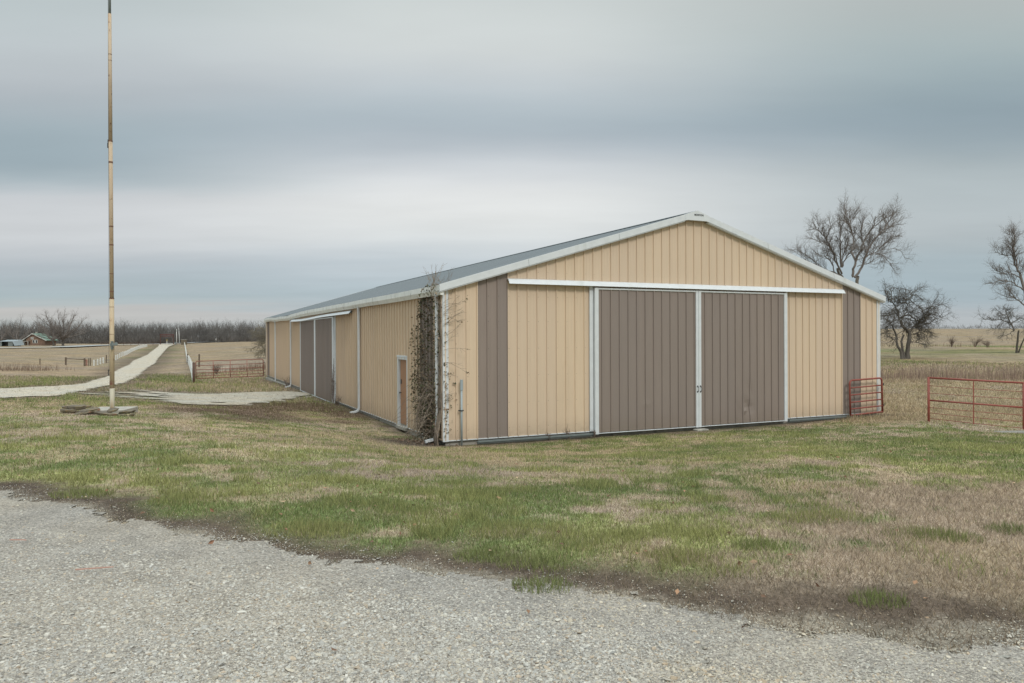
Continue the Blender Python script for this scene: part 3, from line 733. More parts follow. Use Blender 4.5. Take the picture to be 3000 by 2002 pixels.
l1 = hdoor(fr, FS, FM - .004, -2.87, 1.405, RIDGE - 11 * P_ - .08, dent=[(6.4, -2.1, .16, .1, .012)], wr=.10)
l2 = hdoor(fr, FM + .004, FE, -2.87, 1.405, RIDGE + P_ * 1.1, dent=[(10.4, -2.35, .3, .22, -.035), (10.55, -2.0, .12, .5, -.02), (10.3, -2.45, .08, .08, .03)], wl=.10)
for lf, u in ((l1, 8.36), (l2, 8.475)):
    b = MB(); b.tube([(u, -.142, -1.60), (u, -.185, -1.61), (u + .012, -.19, -1.68), (u, -.185, -1.76), (u, -.142, -1.77)], .009, 6)
    b.box(u - .02, u + .02, -.149, -.1425, -1.625, -1.575); b.box(u - .02, u + .02, -.149, -.1425, -1.795, -1.745); b.build('handle', M['dark'], lf)
s1_ = hdoor(sd, 18.22, 22.55, -2.92, .87, 18.6, n=.13, wl=.14, wr=.1)
s2_ = hdoor(sd, 13.85, 18.21, -2.92, .87, 14.2, n=.13, wl=.16, wr=.14)
b = MB(); b.box(FS - .13, FS - .012, -.06, -.021, -2.8, 1.5, ch=.005); b.build('door_jamb', M['white'], barn); b = MB(); b.box(FE + .012, FE + .09, -.06, -.021, -2.8, 1.5, ch=.005); b.build('door_jamb', M['white'], barn)
b = MB(); b.box(-.06, -.021, 13.72, 13.84, -2.8, .97, ch=.005); b.build('door_jamb', M['white'], barn)
# tracks with a sloping hood
def track(orient, s0, s1, z0, z1, sg, joints=()):
    b = MB(); prof = [(.022, z1 - z0), (.12, z1 - z0 - .03), (.20, -.01), (.19, -.018), (.11, z1 - z0 - .055), (.022, z1 - z0 - .03)]
    n_ = 24; vs = []; fs = []
    for i_ in range(n_ + 1):
        s_ = s0 + (s1 - s0) * i_ / n_
        for a_, h in prof: vs.append(orient(s_, a_, z0 + h + sg(s_)))
    for i_ in range(n_):
        for k in range(6): fs.append((i_ * 6 + k, i_ * 6 + (k + 1) % 6, i_ * 6 + 6 + (k + 1) % 6, i_ * 6 + 6 + k))
    b.add(vs, fs)
    vs = []; fs = []
    for i_ in range(n_ + 1):          # hanging rail behind the hood
        s_ = s0 + .05 + (s1 - s0 - .1) * i_ / n_
        for a_, h in ((.045, .02), (.105, .02), (.105, .075), (.045, .075)): vs.append(orient(s_, a_, z0 + h + sg(s_) - .01))
    for i_ in range(n_):
        for k in range(4): fs.append((i_ * 4 + k, i_ * 4 + (k + 1) % 4, i_ * 4 + 4 + (k + 1) % 4, i_ * 4 + 4 + k))
    fs.append((0, 1, 2, 3)); fs.append(tuple(n_ * 4 + k for k in range(4)))
    b.add(vs, fs, 1)
    return b.build('door_track', [M['white'], M['galv']], barn)
track(fr, 1.86, 14.80, 1.455, 1.60, lambda s: 0)
track(sd, 10.45, 25.6, .915, 1.04, lambda s: -.07 * math.exp(-((s - 22) / 4.0) ** 2))
# guide rail along the bottom of the front
for a_, c_, z_ in ((.93, 4.60, -2.885), (12.2, 16.4, -2.885)):
    b = MB(); b.box(a_, c_, -.13, -.045, z_ - .045, z_ + .03, ch=.01); b.box(a_, c_, -.16, -.125, z_ + .0, z_ + .05)
    b.build('guide_rail', M['galv'], barn)
b = MB(); b.box(8.22, 8.66, -.32, -.06, -3.02, -2.93, ch=.02); b.build('door_stop', M['conc'], barn)
# walk door, recessed
b = MB(); b.box(.03, .075, 3.25, 4.13, -2.76, -.74, ch=.004)
wd = b.build('walk_door', M['door'], barn)
b = MB(); b.box(-.045, -.021, 3.15, 3.235, -2.81, -.655, ch=.004); b.box(-.045, -.021, 4.145, 4.23, -2.81, -.655, ch=.004); b.box(-.055, -.021, 3.12, 4.26, -.655, -.60, ch=.004); b.box(-.045, -.021, 3.235, 4.145, -.72, -.658)
b.box(-.02, .16, 4.132, 4.16, -2.81, -.72); b.box(-.02, .16, 3.22, 3.248, -2.81, -.72); b.box(-.02, .16, 3.248, 4.132, -.738, -.722)
b.build('door_frame', M['white'], wd)
b = MB(); b.box(-.12, .1, 3.2, 4.18, -2.90, -2.80, ch=.01); b.build('door_sill', M['conc'], wd)
b = MB(); b.tube([(.035, 4.03, -1.78), (-.01, 4.03, -1.78), (-.012, 4.03, -1.78), (-.04, 4.03, -1.78)], [.016, .016, .03, .026], 8); b.build('handle', M['dark'], wd); b = MB(); b.box(.012, .0295, 3.99, 4.07, -1.50, -1.36); b.build('lock_plate', M['dark'], wd)
# ------------------------------------------------------------------ things on and around the barn
def bl(u, v, z=0): x, y = uv(u, v); return (x, y, z)
t = empty('vent_pipe', (*uv(.46, -.13), ZC - 2.95), TH, label='grey plastic pipe standing upright against the tan front wall near the vine', cat='pipe')
b = MB(); b.tube([(0, 0, -.05), (0, 0, 1.62)], .027, 12); b.build('pipe', M['pipe'], t, True)
b = MB(); b.tube([(0, 0, 1.50), (0, 0, 1.78)], .040, 12); b.build('pipe_cap', M['pipe'], t)
b = MB(); b.tube([(0, 0, .93), (0, 0, .965)], .037, 10); b.box(-.075, .075, .03, .055, .93, .965); b.build('bracket', M['dark'], t)

def flagpole():
    x, y = at(328, 20.0), 20.0; g = float(gz(x, y, False))
    t = empty('flagpole', (x, y, zat(328, 1197, 20.0)), 0, label='tall slender rusty cream flagpole rising out of the picture at left', cat='flagpole')
    f = 20.0 / F; zz = lambda py: (1197 - py) * f
    b = MB(); r0 = .060
    b.tube([(0, 0, -.25), (0, 0, zz(1137))], [r0, r0], 14); b.build('lower_pole', M['pole'], t, True)
    b = MB(); b.tube([(0, 0, zz(1137)), (-.002, 0, zz(875))], [r0 * .99, r0 * .98], 14); b.build('pole_section', M['polemid'], t, True)
    b = MB(); b.tube([(-.002, 0, zz(876)), (-.012, 0, zz(600)), (-.02, 0, zz(414))], [.052, .050, .049], 12); b.tube([(-.02, 0, zz(415)), (-.03, 0, zz(41))], [.0475, .041], 12); b.build('pole_section', M['polerust'], t, True)
    b = MB(); b.tube([(-.03, 0, zz(42)), (-.032, 0, zz(-90))], [.034, .03], 10); b.build('pole_tip', M['galv'], t, True)
    for py, h, r in ((1124, 7, .0612), (1137, 1.5, .062), (1117, 2, .061), (875, 2.5, .0625), (855, 2.5, .0535), (803, 1.5, .054), (718, 3, .054), (664, 3, .054), (476, 4, .0525), (414, 3, .0525), (178, 1, .045), (160, 1.5, .045), (900, 1, .061), (980, 1, .061)):
        b = MB(); xx = -.002 - .03 * max(0, (875 - py) / 900); b.tube([(xx, 0, zz(py + h * .6)), (xx, 0, zz(py - h * .6))], r, 12, cap=False); b.build('rust_band', M['rustband'], t)
    b = MB(); b.tube([(.04, -.075, zz(1010)), (.055, -.10, zz(1010))], .055, 16); b.tube([(.055, -.10, zz(1010)), (.065, -.115, zz(1010))], .03, 12); b.tube([(.12, -.02, zz(1008)), (.13, -.05, zz(1008))], .045, 14)
    b.box(.045, .06, -.15, -.03, zz(1024), zz(1000)); b.build('winch', M['galv'], t)
    b = MB()
    for py in (1085, 1099): b.box(-.095, -.05, -.03, .01, zz(py) - .015, zz(py) + .015)
    b.tube([(-.09, -.01, zz(1100)), (-.10, -.01, zz(1092)), (-.09, -.01, zz(1084))], .009, 6); b.build('cleat', M['dark'], t)
    b = MB(); b.box(-.085, -.05, -.03, .03, zz(420), zz(410)); b.box(-.10, -.07, -.02, .02, zz(434), zz(420)); b.build('pulley', M['dark'], t)
    b = MB(); b.tube([(-.085, 0, zz(1095)), (-.078, 0, zz(800)), (-.078, 0, zz(430)), (-.076, 0, zz(-80))], .003, 5); b.build('halyard', M['dark'], t)
    return x, y, g
fpx, fpy, fpg = flagpole()
b = MB(); b.box(-.50, .50, -.50, .50, -.26, 0, ch=.012)
o = b.build('concrete_pad', M['conc']); o.location = (fpx - .02, fpy, zat(328, 1197, 20.0) + .004); o.rotation_euler = (0, 0, rad(6)); tag(o, 'square grey concrete pad that the flagpole stands on', 'pad')
def slab(name, px, py, Y, w, d_, h, rz, tilt, label, seed, zoff=0.0):
    rr = random.Random(seed); n_ = 6; pts = []
    for k in range(n_):
        a = 2 * math.pi * k / n_; r_ = 1 + rr.uniform(-.32, .22); pts.append((math.cos(a) * w / 2 * r_, math.sin(a) * d_ / 2 * r_))
    b = MB(); vs = []
    h = h * .95
    for sc_, z_ in ((.86, -h / 2), (1.0, -h * .1), (.99, h * .35), (.93, h / 2)):
        for p in pts: vs.append((p[0] * sc_ + rr.uniform(-.03, .03), p[1] * sc_ + rr.uniform(-.02, .02), z_ + rr.uniform(-.014, .014)))
    fs = [tuple(range(n_))[::-1], tuple(range(3 * n_, 4 * n_))]
    for j in range(3):
        for k in range(n_): fs.append((j * n_ + k, j * n_ + (k + 1) % n_, (j + 1) * n_ + (k + 1) % n_, (j + 1) * n_ + k))
    b.add(vs, fs); o = b.build(name, M['stone'])
    x = at(px, Y); o.location = (x, Y, float(gz(x, Y, False)) + h * .6 + zoff * 1.2 + .02); o.rotation_euler = (tilt, rr.uniform(-.16, .16), rz + rr.uniform(-.3, .3))
    return tag(o, label, 'stone', 'flat stones around the flagpole pad')
slab('stone', 222, 1200, 19.75, .66, .34, .10, .1, .1, 'long reddish flat stone lying left of the flagpole pad', 1, .05)
slab('stone', 186, 1203, 19.7, .15, .22, .09, .3, .1, 'small pale stone at the left end of the stone pile', 2, .04)
slab('stone', 200, 1213, 19.45, .55, .3, .09, -.1, -.05, 'dark flat stone lowest at the left end of the pile', 3, -.01)
slab('stone', 252, 1193, 20.15, .42, .3, .06, .2, .05, 'thin dark stone slab behind the pile left of the pad', 4, .07)
slab('stone', 262, 1214, 19.3, .5, .3, .08, .1, .2, 'flat grey-brown stone below the left edge of the pad', 5, .02)
slab('stone', 305, 1217, 19.1, .6, .24, .07, 0, .1, 'long mossy stone in front of the concrete pad', 6, -.03)
slab('stone', 330, 1214, 19.25, .32, .20, .05, .35, .45, 'tilted stone leaning on the front of the concrete pad', 7, .06)
slab('stone', 368, 1214, 19.15, .5, .26, .07, -.1, .1, 'brown flat stone at the right front corner of the pad', 8, .02)
slab('stone', 388, 1210, 19.5, .14, .12, .08, .3, .1, 'small pale stone at the right end of the stone pile', 9, .02)
slab('stone', 240, 1219, 19.1, .5, .22, .05, 0, .1, 'thin dark stone in the grass in front of the pile', 10, -.01)
slab('stone', 388, 1223, 18.9, .13, .09, .05, .3, .1, 'small pinkish stone lying in the grass right of the pile', 12, .0)

def gate(name, W, H, fracs, vert, r, loc, rz, tiltz, label, m, hinges=True, **kw):
    t = empty(name, loc, rz, label=label, cat='gate', **kw); t.rotation_euler = (0, tiltz, rz)
    b = MB(); c = .12
    p = [(0, 0, 0), (0, 0, H - c)] + [(c - c * math.cos(a), 0, H - c + c * math.sin(a)) for a in (rad(30), rad(60))] + [(c, 0, H), (W - c, 0, H)] + [(W - c + c * math.sin(a), 0, H - c + c * math.cos(a)) for a in (rad(30), rad(60))] + [(W, 0, H - c), (W, 0, 0)]
    b.tube(p, r, 8); b.tube([(0, 0, 0.001), (W, 0, 0.001)], r, 8); b.build('frame', m, t, True)
    for fz_ in fracs:
        b = MB(); b.tube([(r * .5, 0, fz_ * H), (W - r * .5, 0, fz_ * H)], r * .8, 6); b.build('rail', m, t, True)
    for fx_ in vert:
        b = MB(); b.tube([(fx_ * W, -r * 1.1, 0), (fx_ * W, -r * 1.1, H)], r * .85, 6); b.build('brace', m, t, True)
    if hinges:
        for z in (.2 * H, .8 * H):
            b = MB(); b.box(W + r, W + .09, -.02, .02, z - .02, z + .02); b.tube([(W + .09, 0, z - .03), (W + .09, 0, z + .06)], .014, 6); b.build('hinge', M['dark'], t)
    return t
x1, y1 = uv(-.12, BL + .1); x0, y0 = at(574, 53.3), 53.3
zl, zr = zat(574, 1109.5, 53.3), zat(779, 1101.5, y1)
Wg = math.hypot(x1 - x0, y1 - y0)
gate('tube_gate', Wg - .08, 1.24, (.146, .326, .506, .742), (.255, .505, .755), .029, (x0, y0, zl), math.atan2(y1 - y0, x1 - x0), -math.atan2(zr - zl, Wg),
     'long red tubular farm gate hung at the far left corner of the barn', M['faded_red'], True)
b = MB(); b.tube([(0, 0, -.5), (0, 0, 1.52)], .085, 12); b.tube([(0, 0, 1.51), (0, 0, 1.54)], .07, 12)
o = b.build('gate_post', M['rust'], None, True); xx = at(567, 53.2); o.location = (xx, 53.2, float(gz(xx, 53.2)) - .02); tag(o, 'dark brown steel post between white rail fence and long red gate', 'post')
x0, y0 = uv(14.98, -.22); x1, y1 = uv(16.62, -.22)
gate('tube_gate', 1.62, 1.22, (.18, .37, .58, .785), (), .032, (x0, y0, ZC - 2.82), TH, -.03, 'short red five-opening gate folded against the barn front at its right end', M['red'], True)
# right pipe fence
yl, yr = 23.3, 22.1
p0 = Vector((at(2720, yl), yl, 0)); p1 = Vector((at(2999, yr), yr, 0)); dirv = (p1 - p0); Lf = dirv.length
zt0, zt1 = zat(2720, 1107.5, yl), zat(2999, 1122.5, yr); zb0, zb1 = zat(2720, 1236, yl), zat(2999, 1258, yr)
t = empty('pipe_fence', (p0.x, p0.y, zb0), 0, label='red pipe fence panel with thin rods standing in the grass at far right', cat='fence')
def fl(s, py0, py1):     # point on the fence plane at fraction s, heights given by pixel rows at both ends
    z0_, z1_ = zat(2720, py0, yl), zat(2999, py1, yr); p = p0 + dirv * s; return (p.x - p0.x, p.y - p0.y, z0_ + (z1_ - z0_) * s - zb0)
b = MB(); b.tube([(0, 0, -.4), (0, 0, zt0 - zb0 + .02)], .036, 12); b.build('post', M['red'], t, True)
b = MB(); b.tube([(dirv.x, dirv.y, zb1 - zb0 - .4), (dirv.x, dirv.y, zt1 - zb0 + .02)], .036, 12); b.build('post', M['red'], t, True)
b = MB(); b.tube([fl(-.004, 1107, 1107), fl(1.004, 1122.5, 1122.5)], .03, 10); b.build('rail', M['red'], t, True)
b = MB(); b.tube([fl(0, 1173, 1173), fl(1, 1194.5, 1194.5)], .027, 10); b.build('rail', M['red'], t, True)
for a_, c_ in ((1130, 1148), (1151.5, 1170), (1193.5, 1217), (1209.5, 1236.5), (1225.5, 1255)):
    b = MB(); q0 = fl(-.012, a_, a_); q1 = fl(1, c_, c_); qm = fl(.5, (a_ + c_) / 2 + 1.2, (a_ + c_) / 2 + 1.2); b.tube([(q0[0], q0[1] - .03, q0[2]), (qm[0], qm[1] - .03, (q0[2] + q1[2]) / 2 - .012), (q1[0], q1[1] - .03, q1[2])], .0085, 6); b.build('rod', M['red'], t, True)
b = MB(); q0 = fl(.475, 1116, 1116); q1 = fl(.475, 1244, 1244)
b.box(q0[0] - .014, q0[0] + .014, q0[1] - .048, q0[1] - .04, q1[2] + .01, (zt0 + zt1) / 2 - zb0 - .03); b.build('strap', M['red'], t)
# concrete slab edge at lower right
b = MB(); b.box(0, 2.4, 0, .35, -.12, .05, ch=.015); o = b.build('concrete_slab', M['slab']); xx = at(2936, 20.0); o.location = (xx, 20.0, float(gz(xx + .5, 20.3)) + .0); o.rotation_euler = (0, 0, rad(6)); tag(o, 'low grey concrete slab in the grass below the red pipe fence', 'slab')

# ------------------------------------------------------------------ far left: fences, entrance, house
def post_at(px, Y, h, w, m, name, parent, org, lean=0):
    x = at(px, Y); g = float(gz(x, Y)); b = MB(); b.box(-w, w, -w, w, -.4, h, ch=.01); o = b.build(name, m, parent); o.location = (x - org[0], Y - org[1], g - org[2]); o.rotation_euler = (lean, lean * .6, .4); return x, Y, g
# white-post fence left of the drive
org = (at(275, 114), 114, float(gz(at(275, 114), 114)))
t = empty('wire_fence', org, 0, label='fence of low white posts running along the left side of the gravel drive', cat='fence')
pr = None; tops = []
lineA = [(275, 114), (285.5, 117.5), (294, 121), (302.5, 125)]
k_ = 0
pxs = [275, 285.5, 294, 302.5] + [339, 344.6, 350, 355, 359.8, 364.4, 368.6, 372.5, 376, 379.5, 382.8, 385.8, 388.5, 391, 393.4, 395.7, 398, 400.2, 402.4, 404.5, 406.5, 408.5, 410.5, 412.5, 415, 418, 421, 424, 427, 430]
Ys = list(np.interp(pxs, [275, 302.5, 339, 373, 410, 430], [114, 125, 138, 172, 237, 262]))
for px, Y in zip(pxs, Ys):
    p = post_at(px, Y, .95 + random.uniform(-.05, .05), .10 if Y < 160 else .13, M['paint'], 'post', t, org, random.uniform(-.04, .04)); tops.append(p)
b = MB()
for a_, c_ in zip(tops[:-1], tops[1:]):
    for h in (.4, .8): b.tube([(a_[0] - org[0], a_[1] - org[1], a_[2] - org[2] + h), (c_[0] - org[0], c_[1] - org[1], c_[2] - org[2] + h)], .012, 3)
b.build('wire', M['dark'], t)
# brown brace assembly and old posts
org = (at(192.6, 112), 112, float(gz(at(192.6, 112), 112)))
t = empty('corner_brace', org, 0, label='brown wooden fence brace with one top rail left of the white posts', cat='fence')
a_ = post_at(192.6, 112, 1.15, .11, M['wood'], 'post', t, org); c_ = post_at(247.5, 112, 1.2, .12, M['wood'], 'post', t, org)
b = MB(); b.tube([(a_[0] - org[0], 0, a_[2] - org[2] + .95), (c_[0] - org[0], 0, c_[2] - org[2] + 1.0)], .07, 6); b.build('rail', M['wood'], t)
for px, Y, h, lab in ((259.5, 113, 1.15, 'leftmost of the pair of thin brown posts beside the red panel'), (264.7, 113.5, 1.2, 'thin brown post just left of the first white post'), (311, 127, 1.35, 'thick brown post between the near and far runs of white posts'),
                      (116.5, 104, .85, 'lone thin brown post in the tall dead grass at left'), (583, 84, 1.45, 'thin dark post behind the red gate near its left end'), (549, 100, 1.3, 'leaning dark stub of a post behind the white rail fence')):
    x = at(px, Y); b = MB(); b.tube([(0, 0, -.3), (0.02, 0, h)], .09 if px > 300 else .07, 7); o = b.build('fence_post', M['wood']); o.location = (x, Y, float(gz(x, Y))); tag(o, lab, 'post')
x = at(251, 113); b = MB()
for k in range(9): b.box(k * .05 - .2, k * .05 - .17, -.012, .012, .05, 1.0)
b.box(-.22, .25, -.02, .02, .15, .2); b.box(-.22, .25, -.02, .02, .9, .95); o = b.build('small_gate', M['red']); o.location = (x, 113, float(gz(x, 113)) - .02); o.rotation_euler = (0, 0, .4); tag(o, 'small faded red slatted gate between brown posts left of the drive', 'gate')
# white rail fence right of the drive
P = [(565.5, 53.8), (548.5, 108), (547, 140), (543.5, 200), (540, 290)]
pts = []
for i_ in range(64):
    t_ = i_ / 63; Y = 53.8 + 236 * t_; px = np.interp(Y, [p[1] for p in P], [p[0] for p in P]); x = at(px, Y); pts.append((x, Y, float(gz(x, Y))))
org = pts[0]; t = empty('rail_fence', org, 0, label='white rail fence seen end-on running away right of the grass strip', cat='fence')
for p in pts:
    b = MB(); b.box(-.06, .06, -.06, .06, -.3, 1.12, ch=.01); o = b.build('post', M['paint'], t); o.location = (p[0] - org[0], p[1] - org[1], p[2] - org[2])
for h in (.28, .62, .96):
    b = MB()
    for a_, c_ in zip(pts[:-1], pts[1:]):
        A = Vector(a_) - Vector(org); B = Vector(c_) - Vector(org); w = Vector((.018, 0, 0)); u_ = Vector((0, 0, .075)); z = Vector((-.08, 0, h))
        b.add([A + z - w - u_, A + z + w - u_, A + z + w + u_, A + z - w + u_, B + z - w - u_, B + z + w - u_, B + z + w + u_, B + z - w + u_], [(0, 1, 2, 3), (4, 7, 6, 5), (0, 4, 5, 1), (1, 5, 6, 2), (2, 6, 7, 3), (3, 7, 4, 0)])
    b.build('rail', M['paint'], t)
# ranch entrance
Ye = 300.0; xl, xr = at(470, Ye), at(508, Ye); g0 = float(gz(xl, Ye))
t = empty('entrance_arch', (xl, Ye, g0), 0, label='dark red entrance arch spanning the far end of the gravel drive', cat='arch')
for dx_ in (0, xr - xl):
    b = MB(); b.tube([(dx_, 0, -.5), (dx_, 0, 4.4)], .17, 8); b.build('post', M['rust'], t)
b = MB(); b.tube([(-.3, 0, 4.3), (xr - xl + .3, 0, 4.3)], .11, 6); b.tube([(-.1, 0, 3.5), (xr - xl + .1, 0, 3.5)], .09, 6)
for k in range(12):
    u_ = (xr - xl) * k / 11; b.tube([(u_, 0, 3.5), (u_ + .25, 0, 4.3)], .04, 4); b.tube([(u_ + .25, 0, 3.5), (u_, 0, 4.3)], .04, 4)
b.build('lattice_beam', mat('faded_red', (0.14, .055, .05), .8), t)
t = empty('pipe_rail_fence', (xl - 24, Ye, g0), 0, label='low brown pipe fence running left from the dark red entrance arch', cat='fence')
b = MB(); g1 = [float(gz(xl - 24 + k * 3, Ye)) - g0 for k in range(9)]
for h in (.6, 1.2): b.tube([(k * 3, 0, g1[k] + h) for k in range(9)], .05, 5)
b.build('rail', M['rust'], t)
for k in range(9): b = MB(); b.tube([(k * 3, 0, g1[k] - .2), (k * 3, 0, g1[k] + 1.25)], .08, 6); b.build('post', M['rust'], t)
for px, Y, top, lab, lean, r in ((517.4, 318, 965, 'pale utility pole standing upright right of the entrance arch', 0, .15), (526, 330, 963, 'pale utility pole leaning left behind the upright one', -.05, .13)):
    x = at(px, Y); g = float(gz(x, Y)); h = zat(px, top, Y) - g; t = empty('utility_pole', (x, Y, g), 0, label=lab, cat='pole'); b = MB(); b.tube([(0, 0, -.5), (lean * h * .9, 0, h)], [r, r * .75], 8); b.build('pole', M['paint'], t, True)
    b = MB(); b.box(lean * h * .8 - .08, lean * h * .8 + .08, -.25, -.1, h * .85, h * .85 + .5, ch=.02); b.build('insulator_box', M['galv'], t)
def marker(name, px, Y, h, r, m, lab, head=None, cat='marker post'):
    x = at(px, Y); g = float(gz(x, Y)); b = MB(); b.tube([(0, 0, -.3), (0, 0, h)], r, 8)
    if head: b.box(-head[0], head[0] * 1.2, -.15, .15, h - .1, h + head[1], ch=.03)
    o = b.build(name, m); o.location = (x, Y, g); return tag(o, lab, cat)
marker('marker_post', 489, 310, 1.5, .13, M['paint'], 'short pale marker post with yellow top under the entrance arch')
b = MB(); b.tube([(0, 0, 0), (0, 0, .6)], .15, 8); q = b.build('cap', M['yellow'], bpy.data.objects['marker_post']); q.location = (0, 0, 1.5)
marker('mailbox', 632.8, 345, 1.3, .13, M['paint'], 'small white mailbox on a post beside the far road', (.3, .5), 'mailbox')
marker('marker_post', 514, 300, 1.0, .18, M['galv'], 'stubby grey post at the foot of the upright utility pole')
t = empty('stone_pillar', (at(539, 296), 296, float(gz(at(539, 296), 296))), 0, label='squat stone and rust coloured pillar where the white rail fence ends', cat='pillar')
b = MB(); b.box(-1.0, 1.0, -.5, .5, -.4, 1.95, ch=.05); b.build('shaft', M['stone'], t)
b = MB(); b.box(-1.08, 1.08, -.58, .58, 1.95, 2.1, ch=.03); b.build('cap', M['conc'], t)
# power lines
b = MB()
for dz_ in (0, 1.1):
    pts_ = []
    for k in range(41):
        xx = at(-200, 322) + k * (at(800, 345) - at(-200, 322)) / 40; Y = 322 + 23 * k / 40; pts_.append((xx, Y, ZC + 1.2 + dz_ - .25 * math.sin(k / 40 * math.pi * 4) ** 2))
    b.tube(pts_, .035, 4)
tag(b.build('power_line', M['dark']), 'pair of thin overhead wires crossing in front of the far woods', 'wire')
# house
Yh = 285.0; hx0, hx1 = at(76, Yh), at(129, Yh); gh = float(gz((hx0 + hx1) / 2, Yh))
t = empty('brick_house', (hx0, Yh, gh), rad(8), label='small red brick house with green metal roof under bare trees', cat='house')
Wh = (hx1 - hx0) * .98; hw_ = zat(100, 995, Yh) - gh; pk = zat(93, 977, Yh) - gh; xr_ = at(92, Yh) - hx0
b = MB(); dep = 9.0
b.add([(0, 0, -.5), (Wh, 0, -.5), (Wh, 0, hw_), (xr_ + .3, 0, pk - .25), (0, 0, hw_ + .3), (0, dep, -.5), (Wh, dep, -.5), (Wh, dep, hw_), (xr_ + .3, dep, pk - .25), (0, dep, hw_ + .3)],
      [(0, 1, 2, 3, 4), (9, 8, 7, 6, 5), (0, 5, 6, 1), (1, 6, 7, 2), (4, 9, 5, 0)]); b.build('wall', M['brick'], t)
b = MB()
A = (-1.6, hw_ - .5); B = (xr_ + .3, pk); Cc = (Wh + .7, hw_ - .35)
for (p, q_) in ((A, B), (B, Cc)):
    b.add([(p[0], -.5, p[1]), (q_[0], -.5, q_[1]), (q_[0], dep + .5, q_[1]), (p[0], dep + .5, p[1]), (p[0], -.5, p[1] - .14), (q_[0], -.5, q_[1] - .14), (q_[0], dep + .5, q_[1] - .14), (p[0], dep + .5, p[1] - .14)],
          [(0, 1, 2, 3), (7, 6, 5, 4), (0, 4, 5, 1), (1, 5, 6, 2), (2, 6, 7, 3), (3, 7, 4, 0)])
rf = b.build('roof', M['green_roof'], t)
b = MB()
for (p, q_) in ((A, B), (B, Cc)):
    b.add([(p[0], -.56, p[1] + .04), (q_[0], -.56, q_[1] + .04), (q_[0], -.56, q_[1] - .28), (p[0], -.56, p[1] - .28), (p[0], -.5, p[1] + .04), (q_[0], -.5, q_[1] + .04), (q_[0], -.5, q_[1] - .28), (p[0], -.5, p[1] - .28)], [(0, 3, 2, 1), (4, 5, 6, 7), (0, 1, 5, 4), (3, 7, 6, 2)])
b.build('fascia', M['paint'], rf)
b = MB(); b.box(xr_ - .1, xr_ + .5, 3, 3.6, pk - .4, pk + .5); b.build('chimney', M['conc'], rf)
for (wx0, wx1, wz0, wz1) in ((at(94.5, Yh) - hx0, at(107.5, Yh) - hx0, .95, 2.05), (at(89, Yh) - hx0, at(97, Yh) - hx0, hw_ + .15, hw_ + .75)):
    b = MB(); b.box(wx0, wx1, -.1, .05, wz0 - .1, wz1 + .1); w_ = b.build('window', M['paint'], t)
    b = MB(); mid_ = (wx0 + wx1) / 2; b.box(wx0 + .15, mid_ - .18, -.13, -.1, wz0, wz1); b.box(mid_ + .18, wx1 - .15, -.13, -.1, wz0, wz1); b.build('pane', M['glass'], w_)
b = MB(); b.box(-1.4, 1.6, -1.8, 0, 1.55 if hw_ > 1.8 else 1.3, 1.75); b.build('porch_roof', M['conc'], t)
for xx in (-1.3, .1, 1.5): b = MB(); b.tube([(xx, -1.7, -.3), (xx, -1.7, 1.6)], .08, 6); b.build('porch_post', M['paint'], t)
b = MB(); b.box(-.9, -.1, -.06, .02, 0, 1.4); b.build('door', M['dark'], t)
# shed and carport
Ys_ = 262.0; sx = at(-3, Ys_); gs = float(gz(at(20, Ys_), Ys_))
t = empty('shed', (sx, Ys_, gs), rad(-4), label='low pale grey shed with a dark open bay at the left edge', cat='shed')
Wd = at(45, Ys_) - sx; hh = 1.7
b = MB(); b.box(0, 1.0, 0, .12, -.3, hh); b.box(at(25, Ys_) - sx, Wd - .7, 0, .12, -.3, hh); b.box(0, .12, .12, 4, -.3, hh); b.box(Wd - .8, Wd - .7, .12, 4, -.3, hh); b.box(.12, Wd - .8, 4, 4.1, -.3, hh)
b.build('wall', M['galv'], t)
b = MB(); b.add([(-.2, -.3, hh + .02), (Wd - .6, -.3, hh + .02), (Wd + .2, -.3, .2), (-.2, 4.4, hh + .6), (Wd - .6, 4.4, hh + .6), (Wd + .2, 4.4, .4)], [(0, 1, 4, 3), (1, 2, 5, 4)])
b.build('roof', mat('pale_blue_sheet', (.26, .30, .32), .5), t)
b = MB(); b.box(1.0, at(25, Ys_) - sx, 1.2, 1.25, -.2, hh - .05); b.build('bay_shade', M['dark'], t)  # dark sheet set back in the opening, painted as the bay's inner shade
# ------------------------------------------------------------------ bare trees
def tubes_np(brs, n):
    V = []; Fc = []; base = 0; ang = np.arange(n) * 2 * np.pi / n; ca = np.cos(ang)[None, :, None]; sa = np.sin(ang)[None, :, None]
    for P, r in brs:
        T = np.gradient(P, axis=0); T /= np.linalg.norm(T, axis=1)[:, None] + 1e-9
        ref = np.array([0.31, 0.83, 0.46]) if abs(T[0] @ np.array([0.31, 0.83, 0.46])) < .9 else np.array([1., 0, 0])
        A = np.cross(T, ref); A /= np.linalg.norm(A, axis=1)[:, None] + 1e-9; B = np.cross(T, A)
        ring = P[:, None, :] + (A[:, None, :] * ca + B[:, None, :] * sa) * r[:, None, None]
        V.append(ring.reshape(-1, 3)); m_ = len(P)
        i_ = np.arange(m_ - 1)[:, None] * n; k = np.arange(n)[None]; k2 = (k + 1) % n
        Fc.append(np.stack([base + i_ + k, base + i_ + k2, base + i_ + n + k2, base + i_ + n + k], -1).reshape(-1, 4)); base += m_ * n
    return np.concatenate(V), np.concatenate(Fc)
